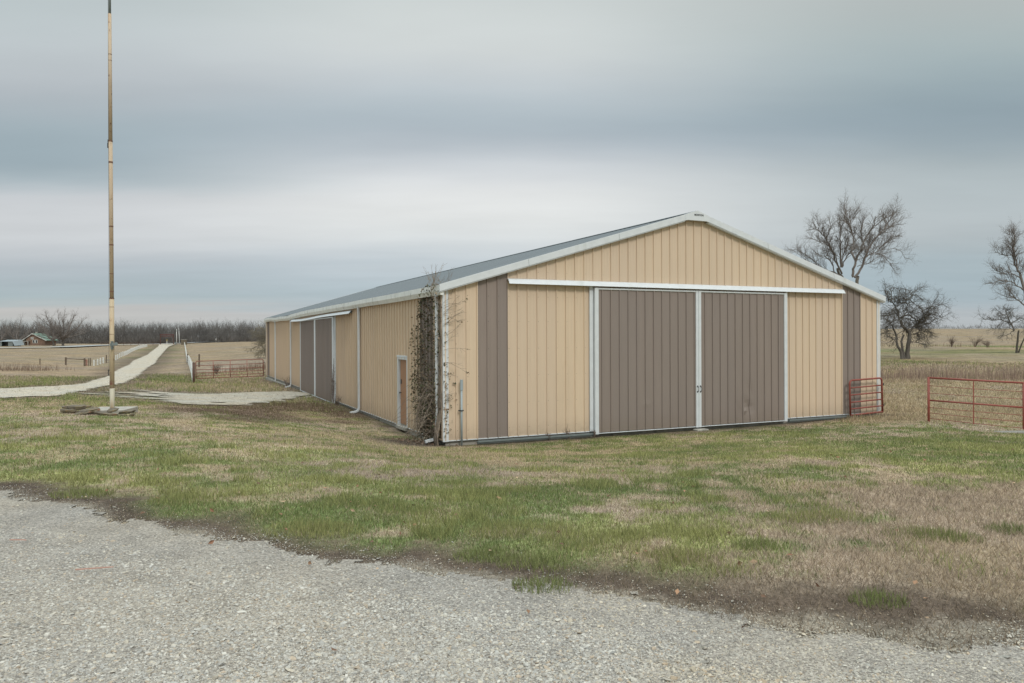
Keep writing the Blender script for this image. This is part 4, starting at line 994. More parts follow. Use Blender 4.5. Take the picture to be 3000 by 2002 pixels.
def smooth_path(P, k=4, rs=None, wig=0.0):
    P = np.array(P, float); n_ = len(P); t = np.linspace(0, n_ - 1, (n_ - 1) * k + 1); out = []
    for tt_ in t:
        i_ = min(int(tt_), n_ - 2); f_ = tt_ - i_; p0 = P[max(i_ - 1, 0)]; p1 = P[i_]; p2 = P[i_ + 1]; p3 = P[min(i_ + 2, n_ - 1)]
        out.append(.5 * ((2 * p1) + (-p0 + p2) * f_ + (2 * p0 - 5 * p1 + 4 * p2 - p3) * f_ ** 2 + (-p0 + 3 * p1 - 3 * p2 + p3) * f_ ** 3))
    out = np.array(out)
    if wig and rs is not None: out[1:-1] += rs.randn(len(out) - 2, 3) * wig
    return out
def grow(P, r, lev, S, rs, out):
    """spawn children along branch P; S: per-level dicts"""
    if lev >= len(S): return
    s = S[lev]; seg = np.linalg.norm(np.diff(P, axis=0), axis=1); cum = np.r_[0, np.cumsum(seg)]; Lp = cum[-1]
    nch = max(s.get('min', 2), int(Lp * s['per'] * rs.uniform(.8, 1.2)))
    for k in range(nch):
        t = (s['t0'] + (1 - s['t0']) * (k + rs.rand()) / nch) * Lp
        p = np.array([np.interp(t, cum, P[:, j]) for j in range(3)]); rr = np.interp(t, cum, r)
        i_ = min(np.searchsorted(cum, t), len(P) - 1); T = P[i_] - P[max(i_ - 1, 0)]; T /= np.linalg.norm(T) + 1e-9
        q = rs.randn(3); q -= q @ T * T; q /= np.linalg.norm(q) + 1e-9
        a = rad(rs.uniform(*s['ang'])); d_ = T * math.cos(a) + q * math.sin(a); d_[2] += s['up']; d_ /= np.linalg.norm(d_)
        ln = rs.uniform(*s['len']) * (1 - .35 * t / Lp); n_ = s['n']; pts = [p]
        for j in range(n_):
            d_ = d_ + rs.randn(3) * s['wig'] + np.array([0, 0, s['grav'] * (j + 1) / n_]); d_ /= np.linalg.norm(d_); pts.append(pts[-1] + d_ * ln / n_)
        pts = np.array(pts); r0 = min(rr * .75, s['r']); rr_ = np.linspace(r0, r0 * s.get('tip', .35), n_ + 1)
        out.append((lev, pts, rr_)); grow(pts, rr_, lev + 1, S, rs, out)
def make_tree(name, label, base, trunk, limbs, S, seed, mt, mw, group=None, cat='tree'):
    """trunk, limbs: lists of (points, r0, r1) in metres relative to base"""
    rs = np.random.RandomState(seed); t = empty(name, base, 0, label=label, cat=cat, group=group)
    tr = []; out = []
    for P, r0, r1 in trunk: P = smooth_path(P, 4, rs, r0 * .08); tr.append((P, np.linspace(r0, r1, len(P)) * (1 + .35 * np.exp(-np.linspace(0, 12, len(P))) * (P[0][2] < .3))))
    V, Fc = tubes_np(tr, 9); np_mesh('trunk', V, Fc, mt, t, smooth=True)
    big = []
    for P, r0, r1 in limbs:
        P = smooth_path(P, 4, rs, .035); r = np.linspace(r0, r1, len(P)); big.append((P, r)); grow(P, r, 0, S, rs, out)
    V1, F1 = tubes_np(big, 6); parts = [(V1, F1)]
    for lev in range(len(S)):
        b_ = [(p, r) for l_, p, r in out if l_ == lev]
        if b_: parts.append(tubes_np(b_, 5 if lev == 0 else 3))
    Vs = []; Fs = []; bs = 0
    for v, f_ in parts: Vs.append(v); Fs.append(f_ + bs); bs += len(v)
    np_mesh('crown', np.concatenate(Vs), np.concatenate(Fs), mw, t, smooth=True)
    return t, sum(len(f_) for f_ in Fs)
def trace(paths, conv, Y, basepx, rs, depth=2.5, mirror=False):
    """photo measurements -> metres at distance Y; every limb also leans towards or away from the viewer"""
    bx, by = basepx; res = []
    store = {}
    for pts, r0, r1 in paths:
        st = tuple(pts[0]); d0 = store.get(st, None)
        if d0 is None:      # start where an already traced limb passes
            best = min(store.items(), key=lambda kv: (kv[0][0] - st[0]) ** 2 + (kv[0][1] - st[1]) ** 2) if store else None
            d0 = best[1] if best else 0.0
        slope = rs.uniform(-1, 1) * depth; P = []; n_ = len(pts)
        for i_, p in enumerate(pts):
            px, py = conv(p); dd = d0 + slope * (i_ / max(1, n_ - 1)) * (0.3 if r0 > .14 else 1); store[tuple(p)] = dd
            P.append(((px - bx) / F * Y, dd, (by - py) / F * Y))
        res.append((P, r0, r1))
    return res
S_big = [dict(per=4.0, t0=.2, ang=(20, 55), up=.25, len=(1.0, 2.3), n=5, wig=.18, grav=.1, r=.032),
         dict(per=3.4, t0=.15, ang=(25, 60), up=.15, len=(.5, 1.2), n=3, wig=.2, grav=.1, r=.019, min=4),
         dict(per=10, t0=.1, ang=(25, 65), up=.1, len=(.22, .6), n=2, wig=.2, grav=.05, r=.0105, min=4, tip=.7)]
cv = lambda p: (2260 + p[0] / 4.9, 560 + p[1] / 4.9)
rs = np.random.RandomState(5)
Yt = 75.0; bpx = (2508, 1068)
pa = [([(1212, 2450), (1214, 1900), (1213, 1350), (1215, 1230)], .185, .15)]
li = [([(1215, 1230), (1205, 1120), (1230, 1010), (1240, 930), (1275, 860), (1290, 760), (1350, 640), (1420, 520), (1440, 380)], .13, .03),
      ([(1230, 1010), (1190, 880), (1215, 800), (1260, 700), (1250, 560), (1235, 430), (1200, 280), (1190, 130)], .11, .02),
      ([(1240, 1240), (1340, 1080), (1400, 890), (1470, 760), (1560, 640), (1680, 510), (1760, 380), (1800, 260)], .13, .02),
      ([(1400, 890), (1380, 760), (1350, 640), (1370, 520), (1420, 350)], .06, .02),
      ([(1380, 960), (1470, 900), (1570, 870), (1720, 740), (1850, 640), (1960, 620)], .06, .02),
      ([(1470, 900), (1640, 900), (1750, 1000), (1800, 1100), (1800, 1190)], .04, .012),
      ([(1640, 825), (1780, 825), (1880, 870), (1920, 990)], .03, .012),
      ([(1260, 1080), (1380, 1040), (1490, 960), (1560, 930)], .04, .012),
      ([(1250, 560), (1160, 460), (1060, 400), (1020, 300)], .05, .015), ([(1560, 640), (1700, 560), (1850, 440), (1960, 350)], .05, .015),
      ([(1235, 430), (1290, 320), (1340, 210)], .04, .012), ([(1420, 520), (1530, 430), (1600, 360)], .035, .012)]
tr_ = trace(pa, cv, Yt, bpx, rs); lm_ = trace(pa + li, cv, Yt, bpx, rs)[1:]
x = at(bpx[0], Yt); z = zat(bpx[0], bpx[1], Yt)
print('TREE', make_tree('bare_tree', 'tall bare tree rising right of centre behind the barn roof with forked trunk', (x, Yt, z), tr_, lm_, S_big, 21, M['bark'], M['twig'])[1])
Yt2 = 79.0; bpx2 = (2478, 1068)
pa = [([(1090, 2450), (1075, 1800), (1050, 1290), (1000, 1190), (987, 1100)], .19, .12)]
li = [([(985, 1100), (965, 900), (955, 700), (960, 560), (940, 420)], .11, .02), ([(1000, 1190), (900, 1000), (830, 850), (740, 700), (640, 600), (600, 470)], .10, .02),
      ([(1010, 1240), (900, 1180), (760, 1130), (680, 1090), (620, 1000), (500, 900), (350, 830)], .10, .015), ([(985, 1100), (1020, 930), (1090, 780), (1110, 620)], .07, .02),
      ([(1000, 1100), (1070, 950), (1150, 860), (1220, 820)], .07, .03), ([(900, 1180), (840, 1040), (700, 950), (560, 910)], .06, .015),
      ([(930, 1050), (860, 900), (760, 790), (640, 760), (480, 700)], .06, .015), ([(740, 700), (760, 560), (720, 460)], .04, .012), ([(680, 1090), (560, 1040), (420, 960), (260, 850)], .04, .01),
      ([(640, 600), (540, 570), (460, 520)], .04, .012)]
tr_ = trace(pa, cv, Yt2, bpx2, rs); lm_ = trace(pa + li, cv, Yt2, bpx2, rs)[1:]
print('TREE', make_tree('bare_tree', 'bare tree leaning left behind the barn roof beside the taller forked one', (at(bpx2[0], Yt2), Yt2, zat(bpx2[0], bpx2[1], Yt2)), tr_, lm_, S_big, 22, M['bark'], M['twig'])[1])
# gnarled low tree
S_low = [dict(per=4.6, t0=.12, ang=(30, 75), up=.02, len=(.7, 1.7), n=5, wig=.32, grav=-.05, r=.03),
         dict(per=5.0, t0=.1, ang=(30, 75), up=.05, len=(.35, .9), n=3, wig=.32, grav=-.03, r=.016, min=4),
         dict(per=8.5, t0=.1, ang=(30, 70), up=.05, len=(.15, .42), n=2, wig=.2, grav=0, r=.0125, min=4, tip=.7)]
cv = lambda p: (2380 + p[0] / 3.79, 800 + p[1] / 3.79)
Yl = 70.0; bl_ = (2652, 1053)
pa = [([(995, 958), (990, 880), (950, 800), (945, 700), (920, 620)], .15, .07), ([(1020, 960), (1015, 850), (1010, 760), (1050, 690)], .13, .08), ([(1055, 958), (1062, 820), (1085, 690), (1060, 640), (1010, 590), (990, 520)], .19, .11)]
li = []
for k in range(13):
    a = rad(-28 + 236 * (k + .5 * rs.rand()) / 13); s0 = [(1000, 500), (1110, 300), (1215, 540), (945, 690), (1090, 660), (975, 360), (1040, 480)][k % 7]
    ex, ey = 1120 + 400 * math.cos(a) * rs.uniform(.75, 1.0), 500 - 370 * math.sin(a) * rs.uniform(.75, 1.0); m1 = (s0[0] * .6 + ex * .4 + rs.uniform(-35, 35), s0[1] * .6 + ey * .4 + rs.uniform(-35, 35)); m2 = (s0[0] * .25 + ex * .75 + rs.uniform(-35, 35), s0[1] * .25 + ey * .75 + rs.uniform(-35, 35))
    li.append(([s0, m1, m2, (ex, ey)], .035, .009))
li = li + [([(920, 620), (850, 560), (790, 530), (700, 500)], .06, .02), ([(990, 520), (1000, 440), (975, 360), (965, 280), (985, 150)], .10, .02), ([(965, 320), (900, 290), (850, 210), (800, 110)], .05, .012),
      ([(1000, 500), (1080, 470), (1150, 530), (1215, 540), (1220, 500), (1170, 430), (1150, 380)], .08, .02), ([(1040, 480), (1100, 400), (1110, 300), (1130, 200), (1130, 130)], .06, .012),
      ([(1070, 640), (1120, 630), (1215, 560), (1340, 560), (1420, 520), (1450, 450), (1520, 400)], .06, .012), ([(1090, 690), (1200, 660), (1290, 700), (1310, 770)], .05, .015),
      ([(1180, 600), (1300, 640), (1420, 650), (1520, 670)], .04, .01), ([(950, 720), (870, 740), (800, 700), (740, 680)], .05, .012), ([(1000, 440), (920, 470), (850, 450), (780, 400)], .05, .012),
      ([(1130, 300), (1210, 230), (1300, 290), (1400, 300)], .04, .01), ([(1170, 430), (1260, 380), (1330, 340), (1400, 400)], .035, .01), ([(1215, 540), (1290, 480), (1360, 440), (1420, 380)], .035, .01),
      ([(1050, 690), (1090, 640), (1160, 690), (1220, 760), (1290, 740)], .04, .012), ([(945, 700), (880, 660), (820, 720), (880, 800)], .03, .01), ([(1085, 760), (1150, 795)], .04, .03),
      ([(1110, 300), (1060, 230), (1040, 150)], .035, .01), ([(990, 520), (900, 540), (840, 600), (760, 640), (700, 700)], .05, .012), ([(975, 360), (1040, 300), (1060, 250)], .03, .01)]
tr_ = trace(pa, cv, Yl, bl_, rs, 1.0); lm_ = trace(pa + li, cv, Yl, bl_, rs, 2.2)[3:]
print('TREE', make_tree('gnarled_tree', 'low gnarled bare tree with several dark trunks just right of the barn', (at(bl_[0], Yl), Yl, zat(*bl_, Yl)), tr_, lm_, S_low, 31, M['barkd'], M['barkd'])[1])
# small tree near right edge
Ym = 82.0; bm_ = (2979, 1036)
pa = [([(2265, 893), (2260, 760), (2255, 640)], .12, .085), ([(2285, 893), (2300, 770), (2325, 660)], .08, .05)]
li = [([(2255, 640), (2252, 500), (2250, 360)], .08, .02), ([(2255, 560), (2180, 520), (2080, 520), (1980, 510), (1900, 460)], .06, .012), ([(2252, 640), (2190, 680), (2110, 690), (2050, 710)], .04, .012),
      ([(2260, 580), (2330, 540), (2420, 500), (2520, 480)], .06, .012), ([(2252, 500), (2150, 430), (2100, 370)], .04, .012), ([(2325, 660), (2400, 640), (2480, 660)], .04, .012), ([(2252, 500), (2320, 430), (2400, 380)], .04, .012),
      ([(2180, 520), (2120, 600), (2060, 640)], .03, .01), ([(2325, 660), (2340, 560), (2300, 470)], .04, .012), ([(2255, 640), (2200, 600), (2150, 620)], .03, .01)]
tr_ = trace(pa, cv, Ym, bm_, rs, 1.0); lm_ = trace(pa + li, cv, Ym, bm_, rs, 2.2)[2:]
make_tree('bare_tree', 'small bare tree with twin dark stems near the right edge', (at(bm_[0], Ym), Ym, zat(*bm_, Ym)), tr_, lm_, S_low, 33, M['barkd'], M['barkd'])
# tall tree at right edge
cv = lambda p: (2260 + p[0] / 2.904, 540 + p[1] / 2.904)
Yr = 88.0; br_ = (3016, 1030)
pa = [([(2195, 1440), (2190, 1250), (2185, 1050), (2170, 900)], .34, .22)]
li = [([(2170, 900), (2149, 780), (2110, 680), (2100, 590), (2120, 480), (2110, 380)], .16, .02), ([(2125, 700), (2060, 560), (1990, 490)], .07, .015), ([(2170, 900), (2100, 860), (2050, 830), (1950, 820), (1880, 850)], .08, .015),
      ([(2149, 800), (2090, 770), (2030, 760), (1940, 740), (1880, 700)], .07, .012), ([(2185, 1050), (2120, 1000), (2060, 970), (1990, 960), (1900, 930)], .09, .012), ([(2100, 590), (2030, 600), (1960, 590), (1900, 560)], .05, .012),
      ([(2170, 900), (2220, 760), (2260, 620), (2280, 450), (2270, 350)], .16, .02), ([(2220, 760), (2320, 680), (2400, 560)], .1, .02), ([(2185, 1050), (2280, 960), (2400, 880)], .1, .02), ([(2110, 480), (2050, 440), (2020, 400)], .04, .012),
      ([(2060, 970), (1990, 900), (1930, 880)], .04, .012), ([(2260, 620), (2350, 500), (2380, 400)], .08, .02)]
tr_ = trace(pa, cv, Yr, br_, rs, 1.0); lm_ = trace(pa + li, cv, Yr, br_, rs, 2.5)[1:]
make_tree('bare_tree', 'very tall bare tree cut off by the right edge of the photo', (at(br_[0], Yr), Yr, zat(*br_, Yr)), tr_, lm_, S_big, 35, M['barkd'], M['twig'])
# drooping tree behind the far end of the barn
cv = lambda p: (400 + p[0] / 4.896, 860 + p[1] / 4.896)
Yb = 98.0; bb_ = (808, 1048)
pa = [([(1998, 925), (1990, 850), (1975, 760)], .22, .15)]
li = [([(1975, 760), (1900, 700), (1850, 700), (1750, 740), (1640, 780), (1540, 800)], .08, .012), ([(1975, 790), (1900, 790), (1820, 785), (1700, 830), (1600, 850)], .06, .012), ([(1960, 820), (1850, 830), (1750, 850), (1690, 900)], .05, .012),
      ([(1975, 760), (1950, 640), (1850, 540), (1760, 490), (1700, 500)], .08, .012), ([(1960, 700), (1850, 640), (1740, 600), (1620, 640)], .07, .012), ([(1975, 760), (2010, 600), (1960, 460), (1900, 410)], .08, .012),
      ([(1985, 760), (2080, 640), (2160, 560)], .07, .012), ([(1985, 780), (2100, 740), (2250, 760)], .07, .012), ([(1950, 640), (1880, 470), (1800, 420)], .05, .012), ([(1850, 640), (1780, 560), (1680, 560)], .04, .012),
      ([(1960, 740), (1860, 720), (1720, 690), (1640, 720)], .05, .012)]
S_dr = [dict(per=5.5, t0=.1, ang=(25, 70), up=-.05, len=(.9, 1.9), n=5, wig=.3, grav=-.12, r=.03), dict(per=4.0, t0=.1, ang=(25, 70), up=0, len=(.4, .95), n=4, wig=.3, grav=-.12, r=.018, min=4),
        dict(per=6.0, t0=.1, ang=(25, 60), up=0, len=(.2, .45), n=2, wig=.2, grav=0, r=.012, min=3, tip=.6)]
M['olive'] = mat('lichened_twigs', (0.19, 0.165, 0.115), .95)
tr_ = trace(pa, cv, Yb, bb_, rs, 1.0); lm_ = trace(pa + li, cv, Yb, bb_, rs, 3)[1:]
print('TREE', make_tree('drooping_tree', 'dense drooping bare tree showing past the far left end of the barn', (at(bb_[0], Yb), Yb, zat(bb_[0], bb_[1], Yb)), tr_, lm_, S_dr, 37, M['barkd'], M['olive'])[1])
# generic distant trees
def auto_limbs(h, w, rs, nl=9, r=.3, lean=0.0, t0=.28):
    th = h * rs.uniform(t0, t0 + .1); tr = [([(0, 0, -.3), (lean * th * .5, 0, th * .5), (lean * th, rs.uniform(-.3, .3), th)], r, r * .6)]
    lm = []
    for k in range(nl):
        a = 2 * math.pi * (k + rs.rand() * .7) / nl; el = rs.uniform(.15, 1.0) if k % 2 else rs.uniform(.7, 1.35); zs = th * rs.uniform(.65, 1)
        le = (h - zs) * (.65 + .35 * math.sin(el)); P = [(lean * zs, 0, zs)]; hx = math.cos(a) * math.cos(el) * w / h * 1.0; hyy = math.sin(a) * math.cos(el) * w / h
        for j in range(1, 5):
            f_ = j / 4; P.append((lean * zs + hx * le * f_ * (1 + .1 * rs.randn()), hyy * le * f_, zs + le * (math.sin(el) * f_ * .82 + .18 * f_ * f_)))
        lm.append((P, r * .42, r * .07))
    return tr, lm
S_far = [dict(per=.9, t0=.2, ang=(25, 55), up=.2, len=(1.6, 3.4), n=4, wig=.16, grav=.1, r=.07), dict(per=2.4, t0=.15, ang=(25, 60), up=.15, len=(.9, 1.8), n=3, wig=.2, grav=.1, r=.035, min=3),
         dict(per=4.2, t0=.1, ang=(25, 65), up=.1, len=(.5, 1.1), n=2, wig=.2, grav=0, r=.022, min=3, tip=.5)]
for px, Y, py, w, nl, lean, sd_, lab, r in ((52, 272, 925, 8, 7, -.1, 41, 'crooked bare tree between the pale shed and the brick house', .35), (158, 276, 929, 11, 13, -.25, 42, 'bare tree leaning left just right of the brick house', .35),
                                 (184, 280, 905, 16, 19, .08, 43, 'biggest bare tree, broad crown, right of the brick house', .45), (2, 270, 942, 7, 8, 0, 44, 'bare tree at the very left edge above the shed', .3)):
    x = at(px, Y); g = float(gz(x, Y)); h = zat(px, py, Y) - g; rr_ = np.random.RandomState(sd_); tr_, lm_ = auto_limbs(h, w * 1.1, rr_, nl, r, lean, .2)
    make_tree('bare_tree', lab, (x, Y, g), tr_, lm_, S_far, sd_, M['barkd'], M['twig'], group=None)
# the far woods
def proto(seed, h, w, brush=False):
    rs = np.random.RandomState(seed); tr, lm = auto_limbs(h, w, rs, 6 if not brush else 7, .16, 0, .3 if not brush else .02); out = []
    S = [dict(per=1.2, t0=.15, ang=(20, 50), up=.3, len=(1.2, 2.6), n=2, wig=.15, grav=.1, r=.07), dict(per=2.8, t0=.1, ang=(20, 60), up=.2, len=(.6, 1.6), n=2, wig=.2, grav=.1, r=.05, min=3, tip=.5)]
    big = [(np.array(P), np.linspace(a, b_, len(P))) for P, a, b_ in tr + lm]
    for P, r in big[1:]: grow(P, r, 0, S, rs, out)
    parts = [tubes_np(big, 4)] + [tubes_np([(p, r) for l_, p, r in out if l_ == lv], 3) for lv in (0, 1)]
    Vs = []; Fs = []; bs = 0
    for v, f_ in parts: Vs.append(v); Fs.append(f_ + bs); bs += len(v)
    return np.concatenate(Vs), np.concatenate(Fs)
protos = [proto(60 + k, 9.0, 6.5) for k in range(4)] + [proto(70 + k, 4.0, 5.0, True) for k in range(3)]
def woods(name, label, spots, mk):
    Vs = []; Fs = []; Cs = []; bs = 0
    for x, y, k, s_, a, cj in spots:
        v, f_ = protos[k]; c, s2 = math.cos(a), math.sin(a); g = float(gz(x, y, False))
        Vs.append(np.stack([(v[:, 0] * c - v[:, 1] * s2) * s_ + x, (v[:, 0] * s2 + v[:, 1] * c) * s_ + y, v[:, 2] * s_ + g - .2], 1)); Fs.append(f_ + bs); bs += len(v)
        Cs.append(np.tile(np.array(cj), (len(v), 1)))
    V = np.concatenate(Vs); print('WOODS', name, len(V))
    return tag(np_mesh(name, V, np.concatenate(Fs), mk, col=np.concatenate(Cs)), label, 'woods', kind='stuff')
rs = np.random.RandomState(77); sp = []
def wc(): b_ = rs.uniform(.75, 1.2); return (0.132 * b_, 0.122 * b_, 0.115 * b_)
for row, (Y0, n_) in enumerate(((350, 105), (357, 105), (366, 102), (378, 100), (394, 96), (415, 92))):
    for k in range(n_):
        px = -130 + (1120) * (k + rs.rand()) / n_; Y = Y0 + rs.uniform(-6, 6) + max(0, px - 600) * .06
        sc_ = rs.uniform(.78, 1.12) * (1.08 + .05 * row) * (1.0 + .03 * math.sin(px * .021 + 1) + .04 * math.sin(px * .057)); sp.append((at(px, Y), Y, rs.randint(4), sc_, rs.rand() * 6.3, wc()))
for k in range(420):
    px = -130 + 1120 * (k + rs.rand()) / 420; Y = 343 + rs.uniform(-5, 22) + max(0, px - 600) * .06; sp.append((at(px, Y), Y, 4 + rs.randint(3), rs.uniform(.8, 1.4), rs.rand() * 6.3, wc()))
woods('far_woods', 'long grey band of bare woods along the left horizon', sp, M['col'])
sp = []
for k in range(420):
    px = 2150 + 1150 * (k + rs.rand()) / 420; Y = rs.uniform(560, 620); sp.append((at(px, Y), Y, rs.randint(7), rs.uniform(.5, .68) * (1.25 if px < 2720 else .85), rs.rand() * 6.3, wc()))
woods('far_woods', 'thin low line of bare woods on the right horizon', sp, M['col'])

# individual bare shrubs in the right field
S_sh = [dict(per=5, t0=.2, ang=(15, 45), up=.3, len=(.3, .8), n=3, wig=.2, grav=.1, r=.012), dict(per=9, t0=.1, ang=(20, 50), up=.2, len=(.12, .35), n=2, wig=.2, grav=0, r=.007, min=3)]
def shrub(px, Y, h, w, seed, lab, m=None, nst=17):
    rs = np.random.RandomState(seed); x = at(px, Y); br = []; out = []
    for k in range(nst):
        a = rs.rand() * 6.3; sp_ = rs.uniform(.1, 1) * w / 2; P = smooth_path([(0, 0, -.1), (math.cos(a) * sp_ * .4, math.sin(a) * sp_ * .4, h * .45), (math.cos(a) * sp_, math.sin(a) * sp_, h * rs.uniform(.35, 1))], 3, rs, .05); r = np.linspace(.018, .006, len(P)); br.append((P, r)); grow(P, r, 0, S_sh, rs, out)
    V1, F1 = tubes_np(br + [(p, r) for _, p, r in out], 3); o = np_mesh('bare_shrub', V1, F1, m or M['shrub'], smooth=True); o.location = (x, Y, float(gz(x, Y))); return tag(o, lab, 'shrub')
M['shrub'] = mat('reddish_twigs', (0.17, 0.125, 0.10), .95)
shrub(2788, 112, 2.0, 2.4, 1, 'reddish brown bare shrub in the right field nearest the gnarled tree'); shrub(2857, 112, 1.9, 3.0, 2, 'reddish brown bare shrub midway between gnarled tree and small tree'); shrub(2893, 108, 1.1, 2.4, 3, 'smallest low bare shrub of the row in the right field')
shrub(633, 66, .9, 1.4, 6, 'small bare shrub in dead grass behind the long red gate')
x_, y_ = uv(-.30, 26.6); 
# ------------------------------------------------------------------ vine on the near corner
rs = np.random.RandomState(91)
vine = empty('climbing_vine', (C2[0], C2[1], ZC), TH, label='brown leafy vine climbing the near corner of the barn above the gutter', cat='vine')
st = []; tips = []
for k in range(26):       # main stems between corner post and downspout
    v0 = rs.uniform(.0, .17); top = rs.uniform(.4, 1.9) if k < 14 else rs.uniform(-2.2, .6); n_ = 22; P = []
    a, c = rs.uniform(1, 3), rs.rand() * 6
    for i_ in range(n_):
        f_ = i_ / (n_ - 1); z = -2.95 + (top + 2.95) * f_; out_ = .055 + .04 * rs.rand() + (.12 if z > .95 else 0) + .12 * math.exp(-((z + 2.7) / .4) ** 2)
        v = v0 + .07 * math.sin(a * z * 2 + c) + rs.randn() * .012 + (rs.uniform(-.02, .04) if z > 1 else 0); P.append((-out_ - (.10 if 1.0 < z < 1.35 else 0), v, z))
    P = np.array(P); st.append((P, np.linspace(rs.uniform(.009, .02), .004, n_)))
for k in range(22):       # runners across the brown panel
    v = rs.uniform(.3, 1.9); P = []; z = -2.95 + rs.rand() * .4; top = rs.uniform(-.5, 1.15); n_ = 20; drift = rs.uniform(-.3, .3)
    z0 = z
    for i_ in range(n_):
        f_ = i_ / (n_ - 1); z = z0 + (top - z0) * f_; P.append((-.05 - .03 * rs.rand() - .10 * math.exp(-((z + 2.6) / .5) ** 2), np.clip(v + drift * f_ + .05 * math.sin(7 * f_ + k), .05, 2.1), z))
    P = np.array(P); st.append((P, np.linspace(.006, .003, n_)))
for k in range(80):      # arching tangle near the ground
    v = rs.uniform(.2, 1.2); z = rs.uniform(-2.9, -1.3); d_ = np.array([-rs.uniform(0, .7), rs.uniform(-.9, 1.3), rs.uniform(-.2, 1.0)]); d_ /= np.linalg.norm(d_); ln = rs.uniform(.5, 1.5); p = np.array([-.1 - rs.rand() * .15, v, z]); P = [p]
    for j in range(8):
        d_ = d_ + np.array([0, 0, -.22]) + rs.randn(3) * .12; d_ /= np.linalg.norm(d_); q = P[-1] + d_ * ln / 8; q[2] = max(q[2], -2.93); q[0] = min(q[0], -.05); P.append(q)
    st.append((np.array(P), np.linspace(.007, .0025, 9)))
for k in range(46):       # shoots beyond the corner on the front and above the roof
    if k < 22: z = rs.uniform(-2.4, .9); p = np.array([-.02, -.07, z]); d_ = np.array([rs.uniform(.35, 1), -.25, rs.uniform(-.1, .9)]); ln = rs.uniform(.2, .75)
    else: p = np.array([rs.uniform(-.25, .3), rs.uniform(-.1, .9), rs.uniform(1.05, 1.4)]); d_ = np.array([rs.uniform(-.5, .6), rs.uniform(-.4, .4), 1.0]); ln = rs.uniform(.25, .85)
    d_ /= np.linalg.norm(d_); P = [p]
    for j in range(6): d_ = d_ + rs.randn(3) * .13 + np.array([0, 0, -.02]); d_ /= np.linalg.norm(d_); P.append(P[-1] + d_ * ln / 6)
    P = np.array(P)
    if k < 22: P[:, 1] = np.minimum(P[:, 1], -.05)
    st.append((P, np.linspace(.005, .002, 7)))
    for q in range(3):
        i_ = rs.randint(2, 6); dd = rs.randn(3) * .5 + d_; dd /= np.linalg.norm(dd); st.append((np.array([P[i_], P[i_] + dd * .08, P[i_] + dd * .16 + rs.randn(3) * .02]), np.array([.003, .0025, .002])))
    if k < 22 and k % 4 == 1: tips.append(P[-1])
V, Fc = tubes_np(st, 5); np_mesh('stem', V, Fc, mat('vine_stems', (0.22, 0.175, 0.135), .9, noise=(15, .3)), vine, smooth=True)
lp = []
for k in range(1350): z = rs.uniform(-2.8, 1.15); w_ = .55 + .25 * math.sin(z * 1.5); v = rs.uniform(.42, 1.88) if rs.rand() < .9 else rs.uniform(1.7, 2.2); lp.append((-rs.uniform(.03, .11), v, z))
for k in range(16):
    cz = rs.uniform(-2.2, .4); cv_ = 1.9 + rs.uniform(0, .45)
    for j in range(22): lp.append((-rs.uniform(.05, .2), cv_ + rs.randn() * .13, cz + rs.randn() * .16))
for k in range(700): lp.append((-.06 - abs(rs.randn()) * .13, rs.uniform(.2, 1.5), -2.9 + abs(rs.randn()) * .75))
for k in range(70): lp.append((-.13 - rs.rand() * .04, .28 + rs.uniform(-.06, .06), rs.uniform(-2.7, 1.0)))
for k in range(150): lp.append((-rs.uniform(.04, .16), rs.uniform(.0, .22), rs.uniform(-2.8, 1.1)))
for k in range(90): zz_ = rs.uniform(-2.8, .6); lp.append((rs.uniform(-.01, .12) if rs.rand() < .8 else rs.uniform(.1, .35), -.045 - rs.rand() * .03, zz_ if rs.rand() < .5 else rs.uniform(-2.7, -.7)))
for k in range(150): lp.append((rs.uniform(-.25, .12), rs.uniform(-.05, 1.4), rs.uniform(1.0, 1.42)))
for q in tips:
    for j in range(3): lp.append(tuple(q + rs.randn(3) * .03))
def leaf_mesh(lp, rs, size, cols, jit=.35, flat=False):
    n_ = len(lp); P = np.array(lp); a = rs.randn(n_, 3); a /= np.linalg.norm(a, axis=1)[:, None]
    if flat: a[:, 2] *= .25; a /= np.linalg.norm(a, axis=1)[:, None]
    b_ = rs.randn(n_, 3)
    if flat: b_[:, 2] *= .35
    b_ -= (a * b_).sum(1)[:, None] * a; b_ /= np.linalg.norm(b_, axis=1)[:, None]; s_ = (rs.uniform(size[0], size[1], n_))[:, None]
    nn = np.cross(a, b_)
    V = np.stack([P - a * s_, P + b_ * s_ * .55 + nn * s_ * .15, P + a * s_ * .9 + nn * s_ * .25 * rs.randn(n_, 1), P - b_ * s_ * .55 + nn * s_ * .15], 1).reshape(-1, 3)
    Fc = np.arange(n_ * 4).reshape(-1, 4); c = np.array(cols)[rs.randint(len(cols), size=n_)] * rs.uniform(1 - jit, 1 + jit, (n_, 1))
    return V, Fc, np.repeat(c, 4, axis=0)
V, Fc, cc = leaf_mesh(lp, rs, (.022, .052), [(.14, .10, .065), (.09, .08, .05), (.10, .11, .055), (.06, .068, .04), (.25, .185, .13), (.12, .105, .06)])
np_mesh('leaf_mass', V, Fc, M['col'], vine, col=cc)
